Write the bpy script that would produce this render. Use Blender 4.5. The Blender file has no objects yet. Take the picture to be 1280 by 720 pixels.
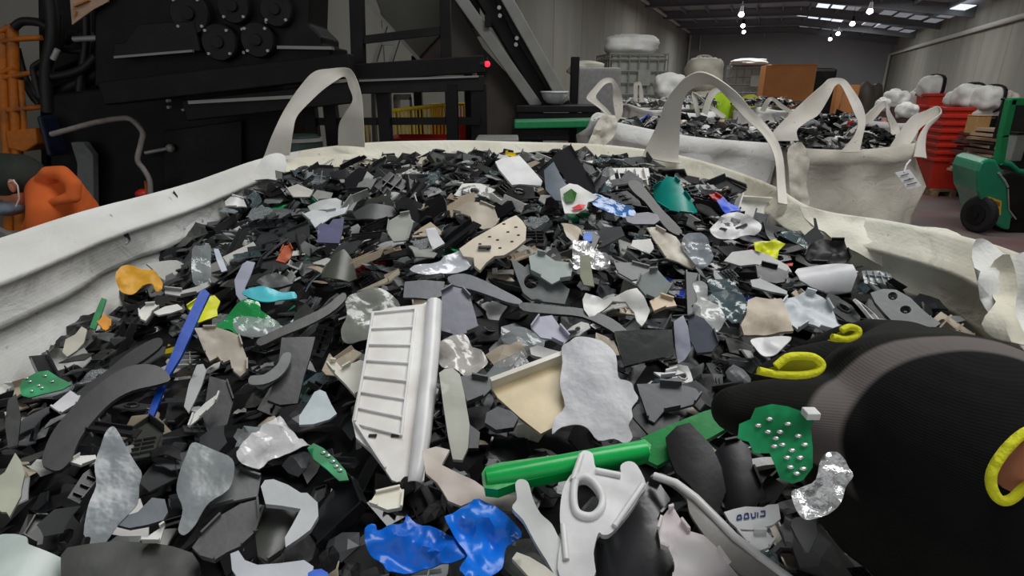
import bpy, bmesh, math, random
from mathutils import Vector, Matrix, noise
from mathutils.geometry import delaunay_2d_cdt
random.seed(7)
C = bpy.context.scene.collection
sc = bpy.context.scene
PI = math.pi

# ------------------------------------------------------------------ camera, world, light
F = 700.0; HC = 1.7; PITCH = math.atan(249/F)
CP, SP = math.cos(PITCH), math.sin(PITCH)
camd = bpy.data.cameras.new('camera'); cam = bpy.data.objects.new('camera', camd); C.objects.link(cam)
cam.location = (0, 0, HC); cam.rotation_euler = (PI/2-PITCH, 0, 0)
camd.sensor_width = 36; camd.lens = F/1280*36; camd.clip_start = .02; camd.clip_end = 300
sc.camera = cam
sc.view_settings.view_transform = 'Standard'; sc.view_settings.look = 'None'
sc.view_settings.gamma = 1; sc.view_settings.use_curve_mapping = False
sc.view_settings.exposure = 0.0

AX = Vector((math.sin(math.radians(23.43)), math.cos(math.radians(23.43)), 0))   # along the hall
RX = Vector((AX.y, -AX.x, 0))                                                      # across the hall
YAW = -math.radians(23.43)
def RM(a, b, z=0.0): return RX*a + AX*b + Vector((0, 0, z))

w = bpy.data.worlds.new('daylight'); sc.world = w; w.use_nodes = True
w.node_tree.nodes['Background'].inputs[0].default_value = (.93, .96, 1.0, 1)
w.node_tree.nodes['Background'].inputs[1].default_value = 0.55

def area(name, a, b, z, sx, sy, power, col=(1, 1, .985), rot=None):
    l = bpy.data.lights.new(name, 'AREA'); l.shape = 'RECTANGLE'; l.size = sx; l.size_y = sy
    l.energy = power; l.color = col
    o = bpy.data.objects.new(name, l); C.objects.link(o)
    o.location = RM(a, b, z); o.rotation_euler = rot or (0, 0, YAW)
    return o
area('skylight_daylight', 1.2, 1.4, 5.3, 4, 1.6, 150)
area('skylight_daylight', 0.8, 8.5, 5.3, 8, 1.6, 190)
area('skylight_daylight', 0.6, 18, 5.3, 9, 1.6, 300)
area('skylight_daylight', 0.6, 29, 5.3, 9, 2, 560)
area('skylight_daylight', 0.6, 41, 5.3, 9, 2, 520)

# ------------------------------------------------------------------ projection helpers
def ray(px, py):
    r = (px-640)/F; u = (360-py)/F
    return Vector((r, CP+u*SP, -SP+u*CP))
CAMP = Vector((0, 0, HC))
def PV(px, py, v): d = ray(px, py); return CAMP + d*(v/d.y)       # at forward distance v
def PZ(px, py, z): d = ray(px, py); return CAMP + d*((z-HC)/d.z)  # at height z
def PU(px, py, u): d = ray(px, py); return CAMP + d*(u/d.x)

# ------------------------------------------------------------------ materials
def lin(c): return tuple((x/255/12.92 if x/255 <= .04045 else ((x/255+.055)/1.055)**2.4) for x in c)
def nodes(name):
    m = bpy.data.materials.new(name); m.use_nodes = True
    nt = m.node_tree; return m, nt, nt.nodes['Principled BSDF']
def mat(name, rgb, rough=.5, metal=0, var=.12, scale=30, bump=0, bscale=None, spec=.5, emit=0, gain=1.55, alpha=1, trans=0, dirt=None, dscale=6, coat=0):
    """rgb: colour as the photo shows it (0-255); gain turns it into the surface's own colour"""
    m, nt, p = nodes(name); N, L = nt.nodes, nt.links
    c = [min(.88, x*gain) for x in lin(rgb)]
    tc = N.new('ShaderNodeTexCoord'); nz = N.new('ShaderNodeTexNoise')
    nz.inputs['Scale'].default_value = scale; nz.inputs['Detail'].default_value = 3
    L.new(tc.outputs['Object'], nz.inputs['Vector'])
    r = N.new('ShaderNodeValToRGB'); r.color_ramp.elements[0].position = .3; r.color_ramp.elements[1].position = .7
    r.color_ramp.elements[0].color = (*[x*(1-var) for x in c], 1); r.color_ramp.elements[1].color = (*[min(.92, x*(1+var)) for x in c], 1)
    L.new(nz.outputs['Fac'], r.inputs[0]); out = r.outputs[0]
    if dirt:
        n2 = N.new('ShaderNodeTexNoise'); n2.inputs['Scale'].default_value = dscale; n2.inputs['Detail'].default_value = 6
        L.new(tc.outputs['Object'], n2.inputs['Vector'])
        r2 = N.new('ShaderNodeValToRGB'); r2.color_ramp.elements[0].position = .48; r2.color_ramp.elements[1].position = .68
        L.new(n2.outputs['Fac'], r2.inputs[0]); mx = N.new('ShaderNodeMix'); mx.data_type = 'RGBA'
        L.new(r2.outputs[0], mx.inputs['Factor']); L.new(out, mx.inputs['A'])
        mx.inputs['B'].default_value = (*[min(.88, x*gain) for x in lin(dirt)], 1); out = mx.outputs['Result']
    L.new(out, p.inputs['Base Color'])
    p.inputs['Roughness'].default_value = rough; p.inputs['Metallic'].default_value = metal
    p.inputs['Specular IOR Level'].default_value = spec; p.inputs['Alpha'].default_value = alpha
    p.inputs['Transmission Weight'].default_value = trans; p.inputs['Coat Weight'].default_value = coat
    if emit:
        p.inputs['Emission Color'].default_value = (*lin(rgb), 1); p.inputs['Emission Strength'].default_value = emit
    if bump:
        b = N.new('ShaderNodeBump'); b.inputs['Strength'].default_value = bump; b.inputs['Distance'].default_value = .01
        n3 = N.new('ShaderNodeTexNoise'); n3.inputs['Scale'].default_value = bscale or scale*3; n3.inputs['Detail'].default_value = 4
        L.new(tc.outputs['Object'], n3.inputs['Vector']); L.new(n3.outputs['Fac'], b.inputs['Height']); L.new(b.outputs[0], p.inputs['Normal'])
    return m
_mc = {}
def pm(rgb, rough=.38, **k):                       # cached scrap plastic
    key = (tuple(rgb), rough, tuple(sorted(k.items())))
    if key not in _mc:
        k.setdefault('var', .16); k.setdefault('scale', 26); k.setdefault('bump', .04); k.setdefault('bscale', 70)
        _mc[key] = mat('scrap_plastic', rgb, rough, **k)
    return _mc[key]
def weave_mat(name, rgb, rgb2, dirt, sc_=260, strength=.35):
    m, nt, p = nodes(name); N, L = nt.nodes, nt.links
    tc = N.new('ShaderNodeTexCoord')
    c1 = [min(.88, x*1.5) for x in lin(rgb)]; c2 = [min(.88, x*1.5) for x in lin(rgb2)]
    nz = N.new('ShaderNodeTexNoise'); nz.inputs['Scale'].default_value = 3.5; nz.inputs['Detail'].default_value = 5
    L.new(tc.outputs['Object'], nz.inputs[0])
    r = N.new('ShaderNodeValToRGB'); r.color_ramp.elements[0].position = .36; r.color_ramp.elements[1].position = .62
    r.color_ramp.elements[0].color = (*c2, 1); r.color_ramp.elements[1].color = (*c1, 1); L.new(nz.outputs[0], r.inputs[0])
    n2 = N.new('ShaderNodeTexNoise'); n2.inputs['Scale'].default_value = 45; n2.inputs['Detail'].default_value = 5
    L.new(tc.outputs['Object'], n2.inputs[0])
    r2 = N.new('ShaderNodeValToRGB'); r2.color_ramp.elements[0].position = .68; r2.color_ramp.elements[1].position = .78
    L.new(n2.outputs[0], r2.inputs[0]); mx = N.new('ShaderNodeMix'); mx.data_type = 'RGBA'
    L.new(r2.outputs[0], mx.inputs['Factor']); L.new(r.outputs[0], mx.inputs['A']); mx.inputs['B'].default_value = (*lin(dirt), 1)
    L.new(mx.outputs['Result'], p.inputs['Base Color']); p.inputs['Roughness'].default_value = .62
    # woven tape bump: two crossed waves plus soft crumple
    w1 = N.new('ShaderNodeTexWave'); w1.bands_direction = 'X'; w1.inputs['Scale'].default_value = sc_/4
    w2 = N.new('ShaderNodeTexWave'); w2.bands_direction = 'Z'; w2.inputs['Scale'].default_value = sc_/4
    w3 = N.new('ShaderNodeTexWave'); w3.bands_direction = 'Y'; w3.inputs['Scale'].default_value = sc_/4
    for q in (w1, w2, w3): L.new(tc.outputs['Object'], q.inputs[0])
    a1 = N.new('ShaderNodeMath'); a2 = N.new('ShaderNodeMath'); L.new(w1.outputs['Fac'], a1.inputs[0]); L.new(w2.outputs['Fac'], a1.inputs[1])
    L.new(a1.outputs[0], a2.inputs[0]); L.new(w3.outputs['Fac'], a2.inputs[1])
    b = N.new('ShaderNodeBump'); b.inputs['Strength'].default_value = .05; b.inputs['Distance'].default_value = .0012; L.new(a2.outputs[0], b.inputs['Height'])
    n3 = N.new('ShaderNodeTexNoise'); n3.inputs['Scale'].default_value = 13; n3.inputs['Detail'].default_value = 5; n3.inputs['Distortion'].default_value = .7
    L.new(tc.outputs['Object'], n3.inputs[0])
    b2 = N.new('ShaderNodeBump'); b2.inputs['Strength'].default_value = strength; b2.inputs['Distance'].default_value = .03
    L.new(n3.outputs[0], b2.inputs['Height']); L.new(b.outputs[0], b2.inputs['Normal']); L.new(b2.outputs[0], p.inputs['Normal'])
    return m
def film_mat(name, rgb, op=.45, rough=.12):
    m, nt, p = nodes(name); N, L = nt.nodes, nt.links
    c = [min(.9, x*1.5) for x in lin(rgb)]
    p.inputs['Base Color'].default_value = (*c, 1); p.inputs['Roughness'].default_value = rough; p.inputs['Specular IOR Level'].default_value = .9
    tc = N.new('ShaderNodeTexCoord'); nz = N.new('ShaderNodeTexNoise'); nz.inputs['Scale'].default_value = 22; nz.inputs['Detail'].default_value = 4
    L.new(tc.outputs['Object'], nz.inputs[0]); mr = N.new('ShaderNodeMapRange'); mr.inputs[1].default_value = .35; mr.inputs[2].default_value = .65
    mr.inputs[3].default_value = max(0, op-.18); mr.inputs[4].default_value = min(1, op+.3); L.new(nz.outputs[0], mr.inputs[0]); L.new(mr.outputs[0], p.inputs['Alpha'])
    b = N.new('ShaderNodeBump'); b.inputs['Strength'].default_value = .6; b.inputs['Distance'].default_value = .01; L.new(nz.outputs[0], b.inputs['Height']); L.new(b.outputs[0], p.inputs['Normal'])
    return m
def panel_wall_mat(name, rgb, step=3.0):
    """precast concrete panels: pale grey, slight tone per panel, dark vertical joints every few metres"""
    m, nt, p = nodes(name); N, L = nt.nodes, nt.links
    tc = N.new('ShaderNodeTexCoord'); sx = N.new('ShaderNodeSeparateXYZ'); L.new(tc.outputs['Object'], sx.inputs[0])
    dv = N.new('ShaderNodeMath'); dv.operation = 'DIVIDE'; dv.inputs[1].default_value = step; L.new(sx.outputs['Y'], dv.inputs[0])
    fr = N.new('ShaderNodeMath'); fr.operation = 'FRACT'; L.new(dv.outputs[0], fr.inputs[0])
    fl = N.new('ShaderNodeMath'); fl.operation = 'FLOOR'; L.new(dv.outputs[0], fl.inputs[0])
    wn = N.new('ShaderNodeTexWhiteNoise'); wn.noise_dimensions = '1D'; L.new(fl.outputs[0], wn.inputs['W'])
    nz = N.new('ShaderNodeTexNoise'); nz.inputs['Scale'].default_value = .8; nz.inputs['Detail'].default_value = 7
    mp = N.new('ShaderNodeMapping'); mp.inputs['Scale'].default_value = (2, 2, .4); L.new(tc.outputs['Object'], mp.inputs[0]); L.new(mp.outputs[0], nz.inputs[0])
    ad = N.new('ShaderNodeMath'); ad.operation = 'ADD'; ml = N.new('ShaderNodeMath'); ml.operation = 'MULTIPLY'; ml.inputs[1].default_value = .35
    L.new(wn.outputs[0], ml.inputs[0]); L.new(ml.outputs[0], ad.inputs[0]); L.new(nz.outputs[0], ad.inputs[1])
    c = [min(.8, x*1.5) for x in lin(rgb)]
    r = N.new('ShaderNodeValToRGB'); r.color_ramp.elements[0].position = .35; r.color_ramp.elements[1].position = .95
    r.color_ramp.elements[0].color = (*[x*.82 for x in c], 1); r.color_ramp.elements[1].color = (*[x*1.15 for x in c], 1); L.new(ad.outputs[0], r.inputs[0])
    lt = N.new('ShaderNodeMath'); lt.operation = 'LESS_THAN'; lt.inputs[1].default_value = .012; L.new(fr.outputs[0], lt.inputs[0])
    mx = N.new('ShaderNodeMix'); mx.data_type = 'RGBA'; L.new(lt.outputs[0], mx.inputs['Factor']); L.new(r.outputs[0], mx.inputs['A']); mx.inputs['B'].default_value = (*[x*.35 for x in c], 1)
    L.new(mx.outputs['Result'], p.inputs['Base Color']); p.inputs['Roughness'].default_value = .9
    return m

M = dict(
 black=mat('black_painted_steel', (13, 13, 14), .5, var=.25, scale=8, bump=.1, spec=.22, gain=1.0, dirt=(24, 23, 21), dscale=5),
 black2=mat('dark_machine_paint', (20, 21, 21), .5, var=.2, scale=5, spec=.25, gain=1.1, dirt=(30, 29, 27)),
 rubber=mat('black_rubber', (20, 20, 21), .75, gain=1.2),
 hose=mat('dark_hose_rubber', (20, 20, 19), .5, gain=1.2),
 steel=mat('dull_galvanised_steel', (140, 140, 136), .45, metal=.3, var=.15, scale=12),
 greysteel=mat('grey_painted_steel', (112, 112, 108), .5, var=.12, scale=6),
 olive=mat('olive_grey_chute_paint', (62, 62, 54), .6, var=.12, scale=3, dirt=(70, 58, 52), dscale=1.2),
 brown=mat('brown_grey_steel', (60, 54, 48), .65, var=.15, scale=2, dirt=(50, 46, 42), dscale=1.5),
 maroon=mat('dusty_maroon_steel', (74, 60, 58), .6, var=.12, scale=3),
 orangep=mat('orange_safety_paint', (160, 88, 18), .5, dirt=(120, 70, 25), dscale=8),
 yellowp=mat('yellow_safety_paint', (190, 168, 45), .45, var=.15),
 redp=mat('red_plastic', (178, 38, 30), .45, var=.12, gain=1.5),
 redcr=mat('red_crate_plastic', (186, 44, 28), .5, var=.12, gain=1.2),
 greenp=mat('green_painted_steel', (16, 112, 64), .45, var=.12, gain=1.4),
 truck=mat('teal_green_truck_paint', (25, 118, 88), .3, var=.1, scale=5, gain=1.5, coat=.4),
 white=mat('white_plastic', (205, 205, 202), .4),
 clearw=mat('milky_tank_plastic', (132, 134, 128), .4, var=.12, scale=4),
 paper=mat('white_paper_tag', (222, 222, 226), .6, var=.03),
 tan=mat('tan_card', (150, 128, 108), .8, var=.1),
 card=mat('brown_cardboard', (158, 104, 60), .85, var=.08, scale=4),
 wood=mat('pallet_timber', (128, 108, 84), .85, var=.3, scale=9, dirt=(80, 60, 46)),
 darkwood=mat('dark_stained_board', (70, 48, 42), .8, var=.3, scale=10),
 blue=mat('dark_blue_plastic', (14, 19, 38), .5),
 ink=mat('black_ink', (25, 25, 28), .7, gain=1),
 blueink=mat('blue_ink', (40, 60, 130), .6, gain=1),
 labely=mat('yellow_label', (196, 150, 40), .5, var=.08),
 cable=mat('grey_cable', (120, 114, 110), .6, var=.2, scale=15),
 lamp=mat('lamp_glass', (255, 250, 255), .5, emit=9),
 redlamp=mat('red_lamp', (255, 30, 50), .5, emit=3),
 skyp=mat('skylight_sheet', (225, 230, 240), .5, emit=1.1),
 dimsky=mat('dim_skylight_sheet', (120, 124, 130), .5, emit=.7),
 bag=weave_mat('woven_white_bag_cloth', (204, 204, 200), (184, 184, 178), (105, 100, 94), strength=.22),
 bagcream=weave_mat('woven_cream_bag_cloth', (204, 200, 186), (180, 174, 156), (110, 100, 84), strength=.25),
 baggrey=weave_mat('woven_grey_bag_cloth', (182, 178, 166), (156, 151, 140), (100, 96, 88), strength=.25),
 strap=weave_mat('woven_strap_webbing', (188, 184, 176), (168, 163, 152), (110, 104, 94), sc_=420, strength=.08),
 skin=mat('skin', (176, 112, 86), .5, var=.08, gain=1.4),
 orange=mat('orange_hoodie_cloth', (240, 84, 34), .85, var=.08, scale=8, bump=.3, bscale=9, gain=1.9),
 cap=mat('dark_cap_cloth', (34, 40, 34), .8),
 mask=mat('blue_face_mask', (96, 108, 118), .8),
 hivis=mat('lime_safety_cloth', (150, 186, 22), .8, var=.15, scale=6, gain=1.25),
 trousers=mat('grey_work_trousers', (60, 62, 66), .85),
)
# ------------------------------------------------------------------ mesh builder
class MB:
    def __init__(s): s.v = []; s.f = []; s.m = []
    def add(s, vs, fs, mi=0):
        n = len(s.v); s.v += [Vector(q) for q in vs]; s.f += [tuple(i+n for i in f) for f in fs]; s.m += [mi]*len(fs)
    def box(s, c, sz, R=None, mi=0):
        c = Vector(c); hx, hy, hz = sz[0]/2, sz[1]/2, sz[2]/2
        vs = [Vector((x, y, z)) for z in (-hz, hz) for x, y in ((-hx, -hy), (hx, -hy), (hx, hy), (-hx, hy))]
        if R is not None: vs = [R @ q for q in vs]
        s.add([c+q for q in vs], [(3, 2, 1, 0), (4, 5, 6, 7), (0, 1, 5, 4), (1, 2, 6, 5), (2, 3, 7, 6), (3, 0, 4, 7)], mi)
    def bar(s, a, b, w_, h_=None, mi=0, up=Vector((0, 0, 1))):
        a, b = Vector(a), Vector(b); h_ = h_ or w_
        y = (b-a); L_ = y.length; y.normalize(); x = y.cross(up)
        if x.length < .05: x = y.cross(Vector((0, 1, 0)))
        x.normalize(); z = x.cross(y)
        s.box((a+b)/2, (w_, L_, h_), Matrix((x, y, z)).transposed(), mi)
    def tube(s, pts, r, n=8, mi=0, caps=True, flat=1.0):
        pts = [Vector(p) for p in pts]; rs = r if isinstance(r, (list, tuple)) else [r]*len(pts)
        prev = None; rows = []
        for i, p in enumerate(pts):
            t = (pts[min(i+1, len(pts)-1)]-pts[max(i-1, 0)]).normalized()
            if prev is None:
                x = t.cross(Vector((0, 0, 1)));
                if x.length < .1: x = t.cross(Vector((0, 1, 0)))
            else: x = prev - t*prev.dot(t)
            x.normalize(); prev = x; y = t.cross(x)
            rows.append([p + x*math.cos(2*PI*k/n)*rs[i] + y*math.sin(2*PI*k/n)*rs[i]*flat for k in range(n)])
        fs = []
        for i in range(len(pts)-1):
            for k in range(n): fs.append((i*n+k, i*n+(k+1) % n, (i+1)*n+(k+1) % n, (i+1)*n+k))
        if caps: fs.append(tuple(range(n-1, -1, -1))); fs.append(tuple((len(pts)-1)*n+k for k in range(n)))
        s.add([q for r_ in rows for q in r_], fs, mi)
    def cyl(s, a, b, r, n=20, mi=0): s.tube([a, b], r, n, mi)
    def prism(s, poly, off, mi=0):               # planar polygon in 3D, extruded by off
        n = len(poly); off = Vector(off)
        s.add([Vector(p) for p in poly]+[Vector(p)+off for p in poly], [tuple(range(n)), tuple(range(2*n-1, n-1, -1))]+[(i, (i+1) % n, n+(i+1) % n, n+i) for i in range(n)], mi)
    def blob(s, c, r, nu=14, nv=10, nz=.12, seed=0, mi=0, fr=2.0, sq=2.0, fold=0):
        c = Vector(c); r = r if isinstance(r, (tuple, list)) else (r, r, r); vs = [];
        for j in range(nv+1):
            th = PI*j/nv
            for i in range(nu):
                ph = 2*PI*i/nu; d = Vector((math.sin(th)*math.cos(ph), math.sin(th)*math.sin(ph), math.cos(th)))
                k = 1+nz*noise.noise(d*fr+Vector((seed*3.1, seed*1.7, 0)))*2
                q = (abs(d.x)**sq+abs(d.y)**sq+abs(d.z)**sq)**(-1/sq); k *= q; k += fold*abs(noise.noise(d*7+Vector((seed, 0, 0)))); vs.append(c+Vector((d.x*r[0], d.y*r[1], d.z*r[2]))*k)
        s.add(vs, [(j*nu+i, (j+1)*nu+i, (j+1)*nu+(i+1) % nu, j*nu+(i+1) % nu) for j in range(nv) for i in range(nu)], mi)
    def build(s, name, mats, parent=None, smooth=False, bevel=0, sub=0, fix=True):
        off = parent.matrix_world.translation if parent and False else (ORG.get(parent.name, Vector()) if parent else Vector())
        me = bpy.data.meshes.new(name); me.from_pydata([q-off for q in s.v], [], s.f)
        for m_ in (mats if isinstance(mats, (list, tuple)) else [mats]): me.materials.append(m_)
        me.polygons.foreach_set('material_index', s.m)
        if fix:
            bm = bmesh.new(); bm.from_mesh(me); bmesh.ops.recalc_face_normals(bm, faces=bm.faces); bm.to_mesh(me); bm.free()
        if smooth:
            me.polygons.foreach_set('use_smooth', [True]*len(me.polygons)); me.update()
            if fix: me.set_sharp_from_angle(angle=math.radians(48))
        me.update()
        o = bpy.data.objects.new(name, me); C.objects.link(o)
        if parent: o.parent = parent; ORG[o.name] = off
        if bevel:
            b = o.modifiers.new('bevel', 'BEVEL'); b.width = bevel; b.segments = 2; b.limit_method = 'ANGLE'
        if sub: q = o.modifiers.new('sub', 'SUBSURF'); q.levels = q.render_levels = sub
        return o
ORG = {}
def tag(o, label, cat, group=None, kind=None):
    o['label'] = label; o['category'] = cat
    if group: o['group'] = group
    if kind: o['kind'] = kind
    return o
def thing(name, label, cat, loc, group=None):
    o = bpy.data.objects.new(name, None); C.objects.link(o); o.location = loc; o.empty_display_size = .05
    ORG[o.name] = Vector(loc); return tag(o, label, cat, group)
def struct(o): o['kind'] = 'structure'; return o

# ------------------------------------------------------------------ the hall
AL, AR, BF, B0 = -6.4, 7.6, 50.0, -5.0
HL, HR, HT = 6.05, 5.0, 6.25
wm = panel_wall_mat('precast_wall_panels', (112, 111, 104))
def room_mesh(mb, name, m_, **k):
    o = mb.build(name, m_, **k); return struct(o)
def hallobj(name, m_, fn):
    """setting mesh in hall coordinates (x across, y along)"""
    mb = MB(); fn(mb); o = mb.build(name, m_); o.rotation_euler = (0, 0, YAW); return struct(o)
hallobj('wall_left', wm, lambda b: b.box((AL-.1, (B0+BF)/2, HT/2), (.2, BF-B0, HT)))
hallobj('wall_right', wm, lambda b: b.box((AR+.1, (B0+BF)/2, HT/2), (.2, BF-B0, HT)))
hallobj('wall_far', mat('far_wall_paint', (112, 113, 114), .9, var=.08, scale=.5), lambda b: b.box(((AL+AR)/2, BF+.1, HT/2), (AR-AL+.4, .2, HT)))
fm = mat('dusty_concrete_floor', (92, 84, 82), .75, var=.18, scale=1.2, dirt=(96, 62, 60), dscale=.9, bump=.15, bscale=12)
hallobj('floor', fm, lambda b: b.box(((AL+AR)/2, (B0+BF)/2, -.1), (AR-AL+.4, BF-B0, .2)))
mid = 1.0
cm = mat('dark_roof_sheeting', (118, 119, 124), .8, var=.1, scale=1)
def roof(b):
    b.add([(AL-.1, B0, HL), (mid, B0, HT-.3), (mid, BF, HT-.3), (AL-.1, BF, HL), (AR+.1, B0, HR), (AR+.1, BF, HR)], [(0, 1, 2, 3), (1, 4, 5, 2)])
    b.add([(AL-.1, B0, HL+.1), (mid, B0, HT-.2), (mid, BF, HT-.2), (AL-.1, BF, HL+.1), (AR+.1, B0, HR+.1), (AR+.1, BF, HR+.1)], [(3, 2, 1, 0), (2, 5, 4, 1)])
hallobj('ceiling', cm, roof)
def roofz(a): return HL+(HT-.3-HL)*(a-AL)/(mid-AL) if a < mid else HT-.3+(HR-HT+.3)*(a-mid)/(AR-mid)
steelb = mat('painted_rafter_steel', (92, 94, 98), .6)
for k in range(9):
    bb = 4+k*5.6
    def rafter(b, bb=bb):
        for a0, a1 in ((AL, mid), (mid, AR)):
            z0, z1 = roofz(a0), roofz(a1)
            for dz, hh, ww in ((-.42, .04, .22), (-.04, .04, .22), (-.23, .36, .03)):
                b.bar((a0, bb, z0+dz), (a1, bb, z1+dz), ww, hh)

    hallobj('trim_%d' % (k+1), steelb, rafter)
def purl(b):
    for a in [AL+1.3*i for i in range(14)]:
        if a < AR: b.bar((a, B0, roofz(a)-.1), (a, BF, roofz(a)-.1), .07, .16)
hallobj('trim_10', steelb, purl)
pipem = mat('pale_drain_pipe', (150, 150, 146), .5)
# pale pipes under the eaves and down the corners
def pl(b):
    b.tube([(AL+.14, B0, HL-.25), (AL+.14, BF-.3, HL-.25), (AL+.14, BF-.3, 0)], .09, 8)
def pr(b):
    zr = 4.0
    b.tube([(AR-.14, B0, zr), (AR-.14, BF-.3, zr), (AR-.14, BF-.3, 0)], .1, 8)
def pf(b): b.tube([(AL+.9, BF-.12, HL-1.5), (AL+.9, BF-.12, HL-.15), (-.9, BF-.12, HL-.15), (-.9, BF-.12, HL-.6)], .07, 8)
for i, (fn, lab) in enumerate(((pl, 'pale drain pipe under the roof along the side wall behind the shredder'), (pr, 'long pale pipe running under the roof along the bare right wall'), (pf, 'pale pipe across the top of the far end wall'))):
    mb = MB(); fn(mb); o = mb.build('drain_pipe', pipem, smooth=True); o.rotation_euler = (0, 0, YAW); tag(o, lab, 'pipe')
# translucent roof sheets let into the sheeting (window_n: part of the setting)
wi = 0
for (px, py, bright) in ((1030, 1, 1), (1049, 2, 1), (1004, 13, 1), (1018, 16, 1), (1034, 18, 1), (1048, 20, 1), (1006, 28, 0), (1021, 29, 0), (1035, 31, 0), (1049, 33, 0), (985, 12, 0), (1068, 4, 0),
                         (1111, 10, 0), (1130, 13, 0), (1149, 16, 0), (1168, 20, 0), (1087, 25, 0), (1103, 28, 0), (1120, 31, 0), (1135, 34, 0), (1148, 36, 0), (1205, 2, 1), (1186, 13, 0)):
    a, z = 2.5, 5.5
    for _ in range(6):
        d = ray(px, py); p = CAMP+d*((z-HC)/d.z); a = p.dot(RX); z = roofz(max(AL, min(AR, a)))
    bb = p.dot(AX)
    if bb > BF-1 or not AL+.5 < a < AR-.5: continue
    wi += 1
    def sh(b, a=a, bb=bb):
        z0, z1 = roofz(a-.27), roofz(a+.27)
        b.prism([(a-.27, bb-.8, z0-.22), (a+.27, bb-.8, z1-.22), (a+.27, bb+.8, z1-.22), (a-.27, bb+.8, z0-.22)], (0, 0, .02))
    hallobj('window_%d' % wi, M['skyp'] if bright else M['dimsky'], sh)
# high bay lamps hung from the rafters
def hb(px, py, b_):
    d = ray(px, py); k = b_/(d.dot(AX)); p = CAMP+d*k
    a_ = p.dot(RX); t = thing('high_bay_lamp', HBL.pop(0), 'lamp', p)
    m = MB(); m.tube([p+Vector((0, 0, .25)), p+Vector((0, 0, .1)), p+Vector((0, 0, 0))], [.05, .07, .1], 14); m.build('lamp_shade', M['black'], t, smooth=True)
    m = MB(); m.tube([p+Vector((0, 0, -.0)), p+Vector((0, 0, -.08)), p+Vector((0, 0, -.15)), p+Vector((0, 0, -.2))], [.07, .12, .11, .04], 14); m.build('lamp_lens', M['lamp'], t, smooth=True)
    m = MB(); m.cyl(p+Vector((0, 0, .3)), p+Vector((0, 0, max(.4, roofz(a_)-p.z))), .012, 6); m.build('hanging_rod', M['black'], t)
HBL = ['round roof lamp, topmost of the short row hanging over the wire caged tanks', 'round roof lamp, middle of the short row hanging over the wire caged tanks',
       'round roof lamp, lowest of the short row hanging over the wire caged tanks', 'round roof lamp, highest of the slanting row over the cardboard box',
       'round roof lamp, second highest of the slanting row over the cardboard box', 'round roof lamp, third highest of the slanting row over the cardboard box',
       'round roof lamp, lowest of the slanting row over the cardboard box']
for q in ((927, 15, 29), (929, 30, 37), (930, 38, 43), (1088, 11, 29), (1066, 27, 34), (1048, 40, 42), (1038, 47, 48)): hb(*q)

# ------------------------------------------------------------------ sheets, straps
def cr(pts, n, closed=False):
    """Catmull-Rom through points, n samples per span"""
    P = [Vector(p) for p in pts]; out = []; N_ = len(P); spans = N_ if closed else N_-1
    for i in range(spans):
        g = (lambda j: P[j % N_]) if closed else (lambda j: P[max(0, min(N_-1, j))])
        p0, p1, p2, p3 = g(i-1), g(i), g(i+1), g(i+2)
        for k in range(n):
            t = k/n; out.append(.5*((2*p1)+(p2-p0)*t+(2*p0-5*p1+4*p2-p3)*t*t+(3*p1-p0-3*p2+p3)*t**3))
    if not closed: out.append(P[-1])
    return out
def strap(name, pairs, m_, parent, th=.004, n=5, cw=5):
    """flat webbing between two edge lines given as ((x,y),(x,y),v) in the photo"""
    A = cr([PV(*a, v) for a, b, v in pairs], n); B = cr([PV(*b, v2) for a, b, v2 in pairs], n)
    mb = MB(); N_ = len(A); rows = []
    for i in range(N_):
        t = (A[min(i+1, N_-1)]-A[max(i-1, 0)]).normalized(); s_ = (B[i]-A[i]); nn = t.cross(s_).normalized()
        row = []
        for k in range(cw+1):
            u = k/cw; row.append(A[i]+s_*u + nn*(th*.5+math.sin(u*PI)*s_.length*.05 + .002*noise.noise(A[i]*20+Vector((u*3, 0, 0)))))
        for k in range(cw, -1, -1): row.append(row[k]-nn*th)
        rows.append(row)
    w_ = len(rows[0]); fs = [(i*w_+k, i*w_+(k+1) % w_, (i+1)*w_+(k+1) % w_, (i+1)*w_+k) for i in range(N_-1) for k in range(w_)]
    fs += [tuple(range(w_)), tuple((N_-1)*w_+k for k in range(w_))]
    mb.add([q for r in rows for q in r], fs)
    return mb.build(name, m_, parent, smooth=True)
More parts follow.
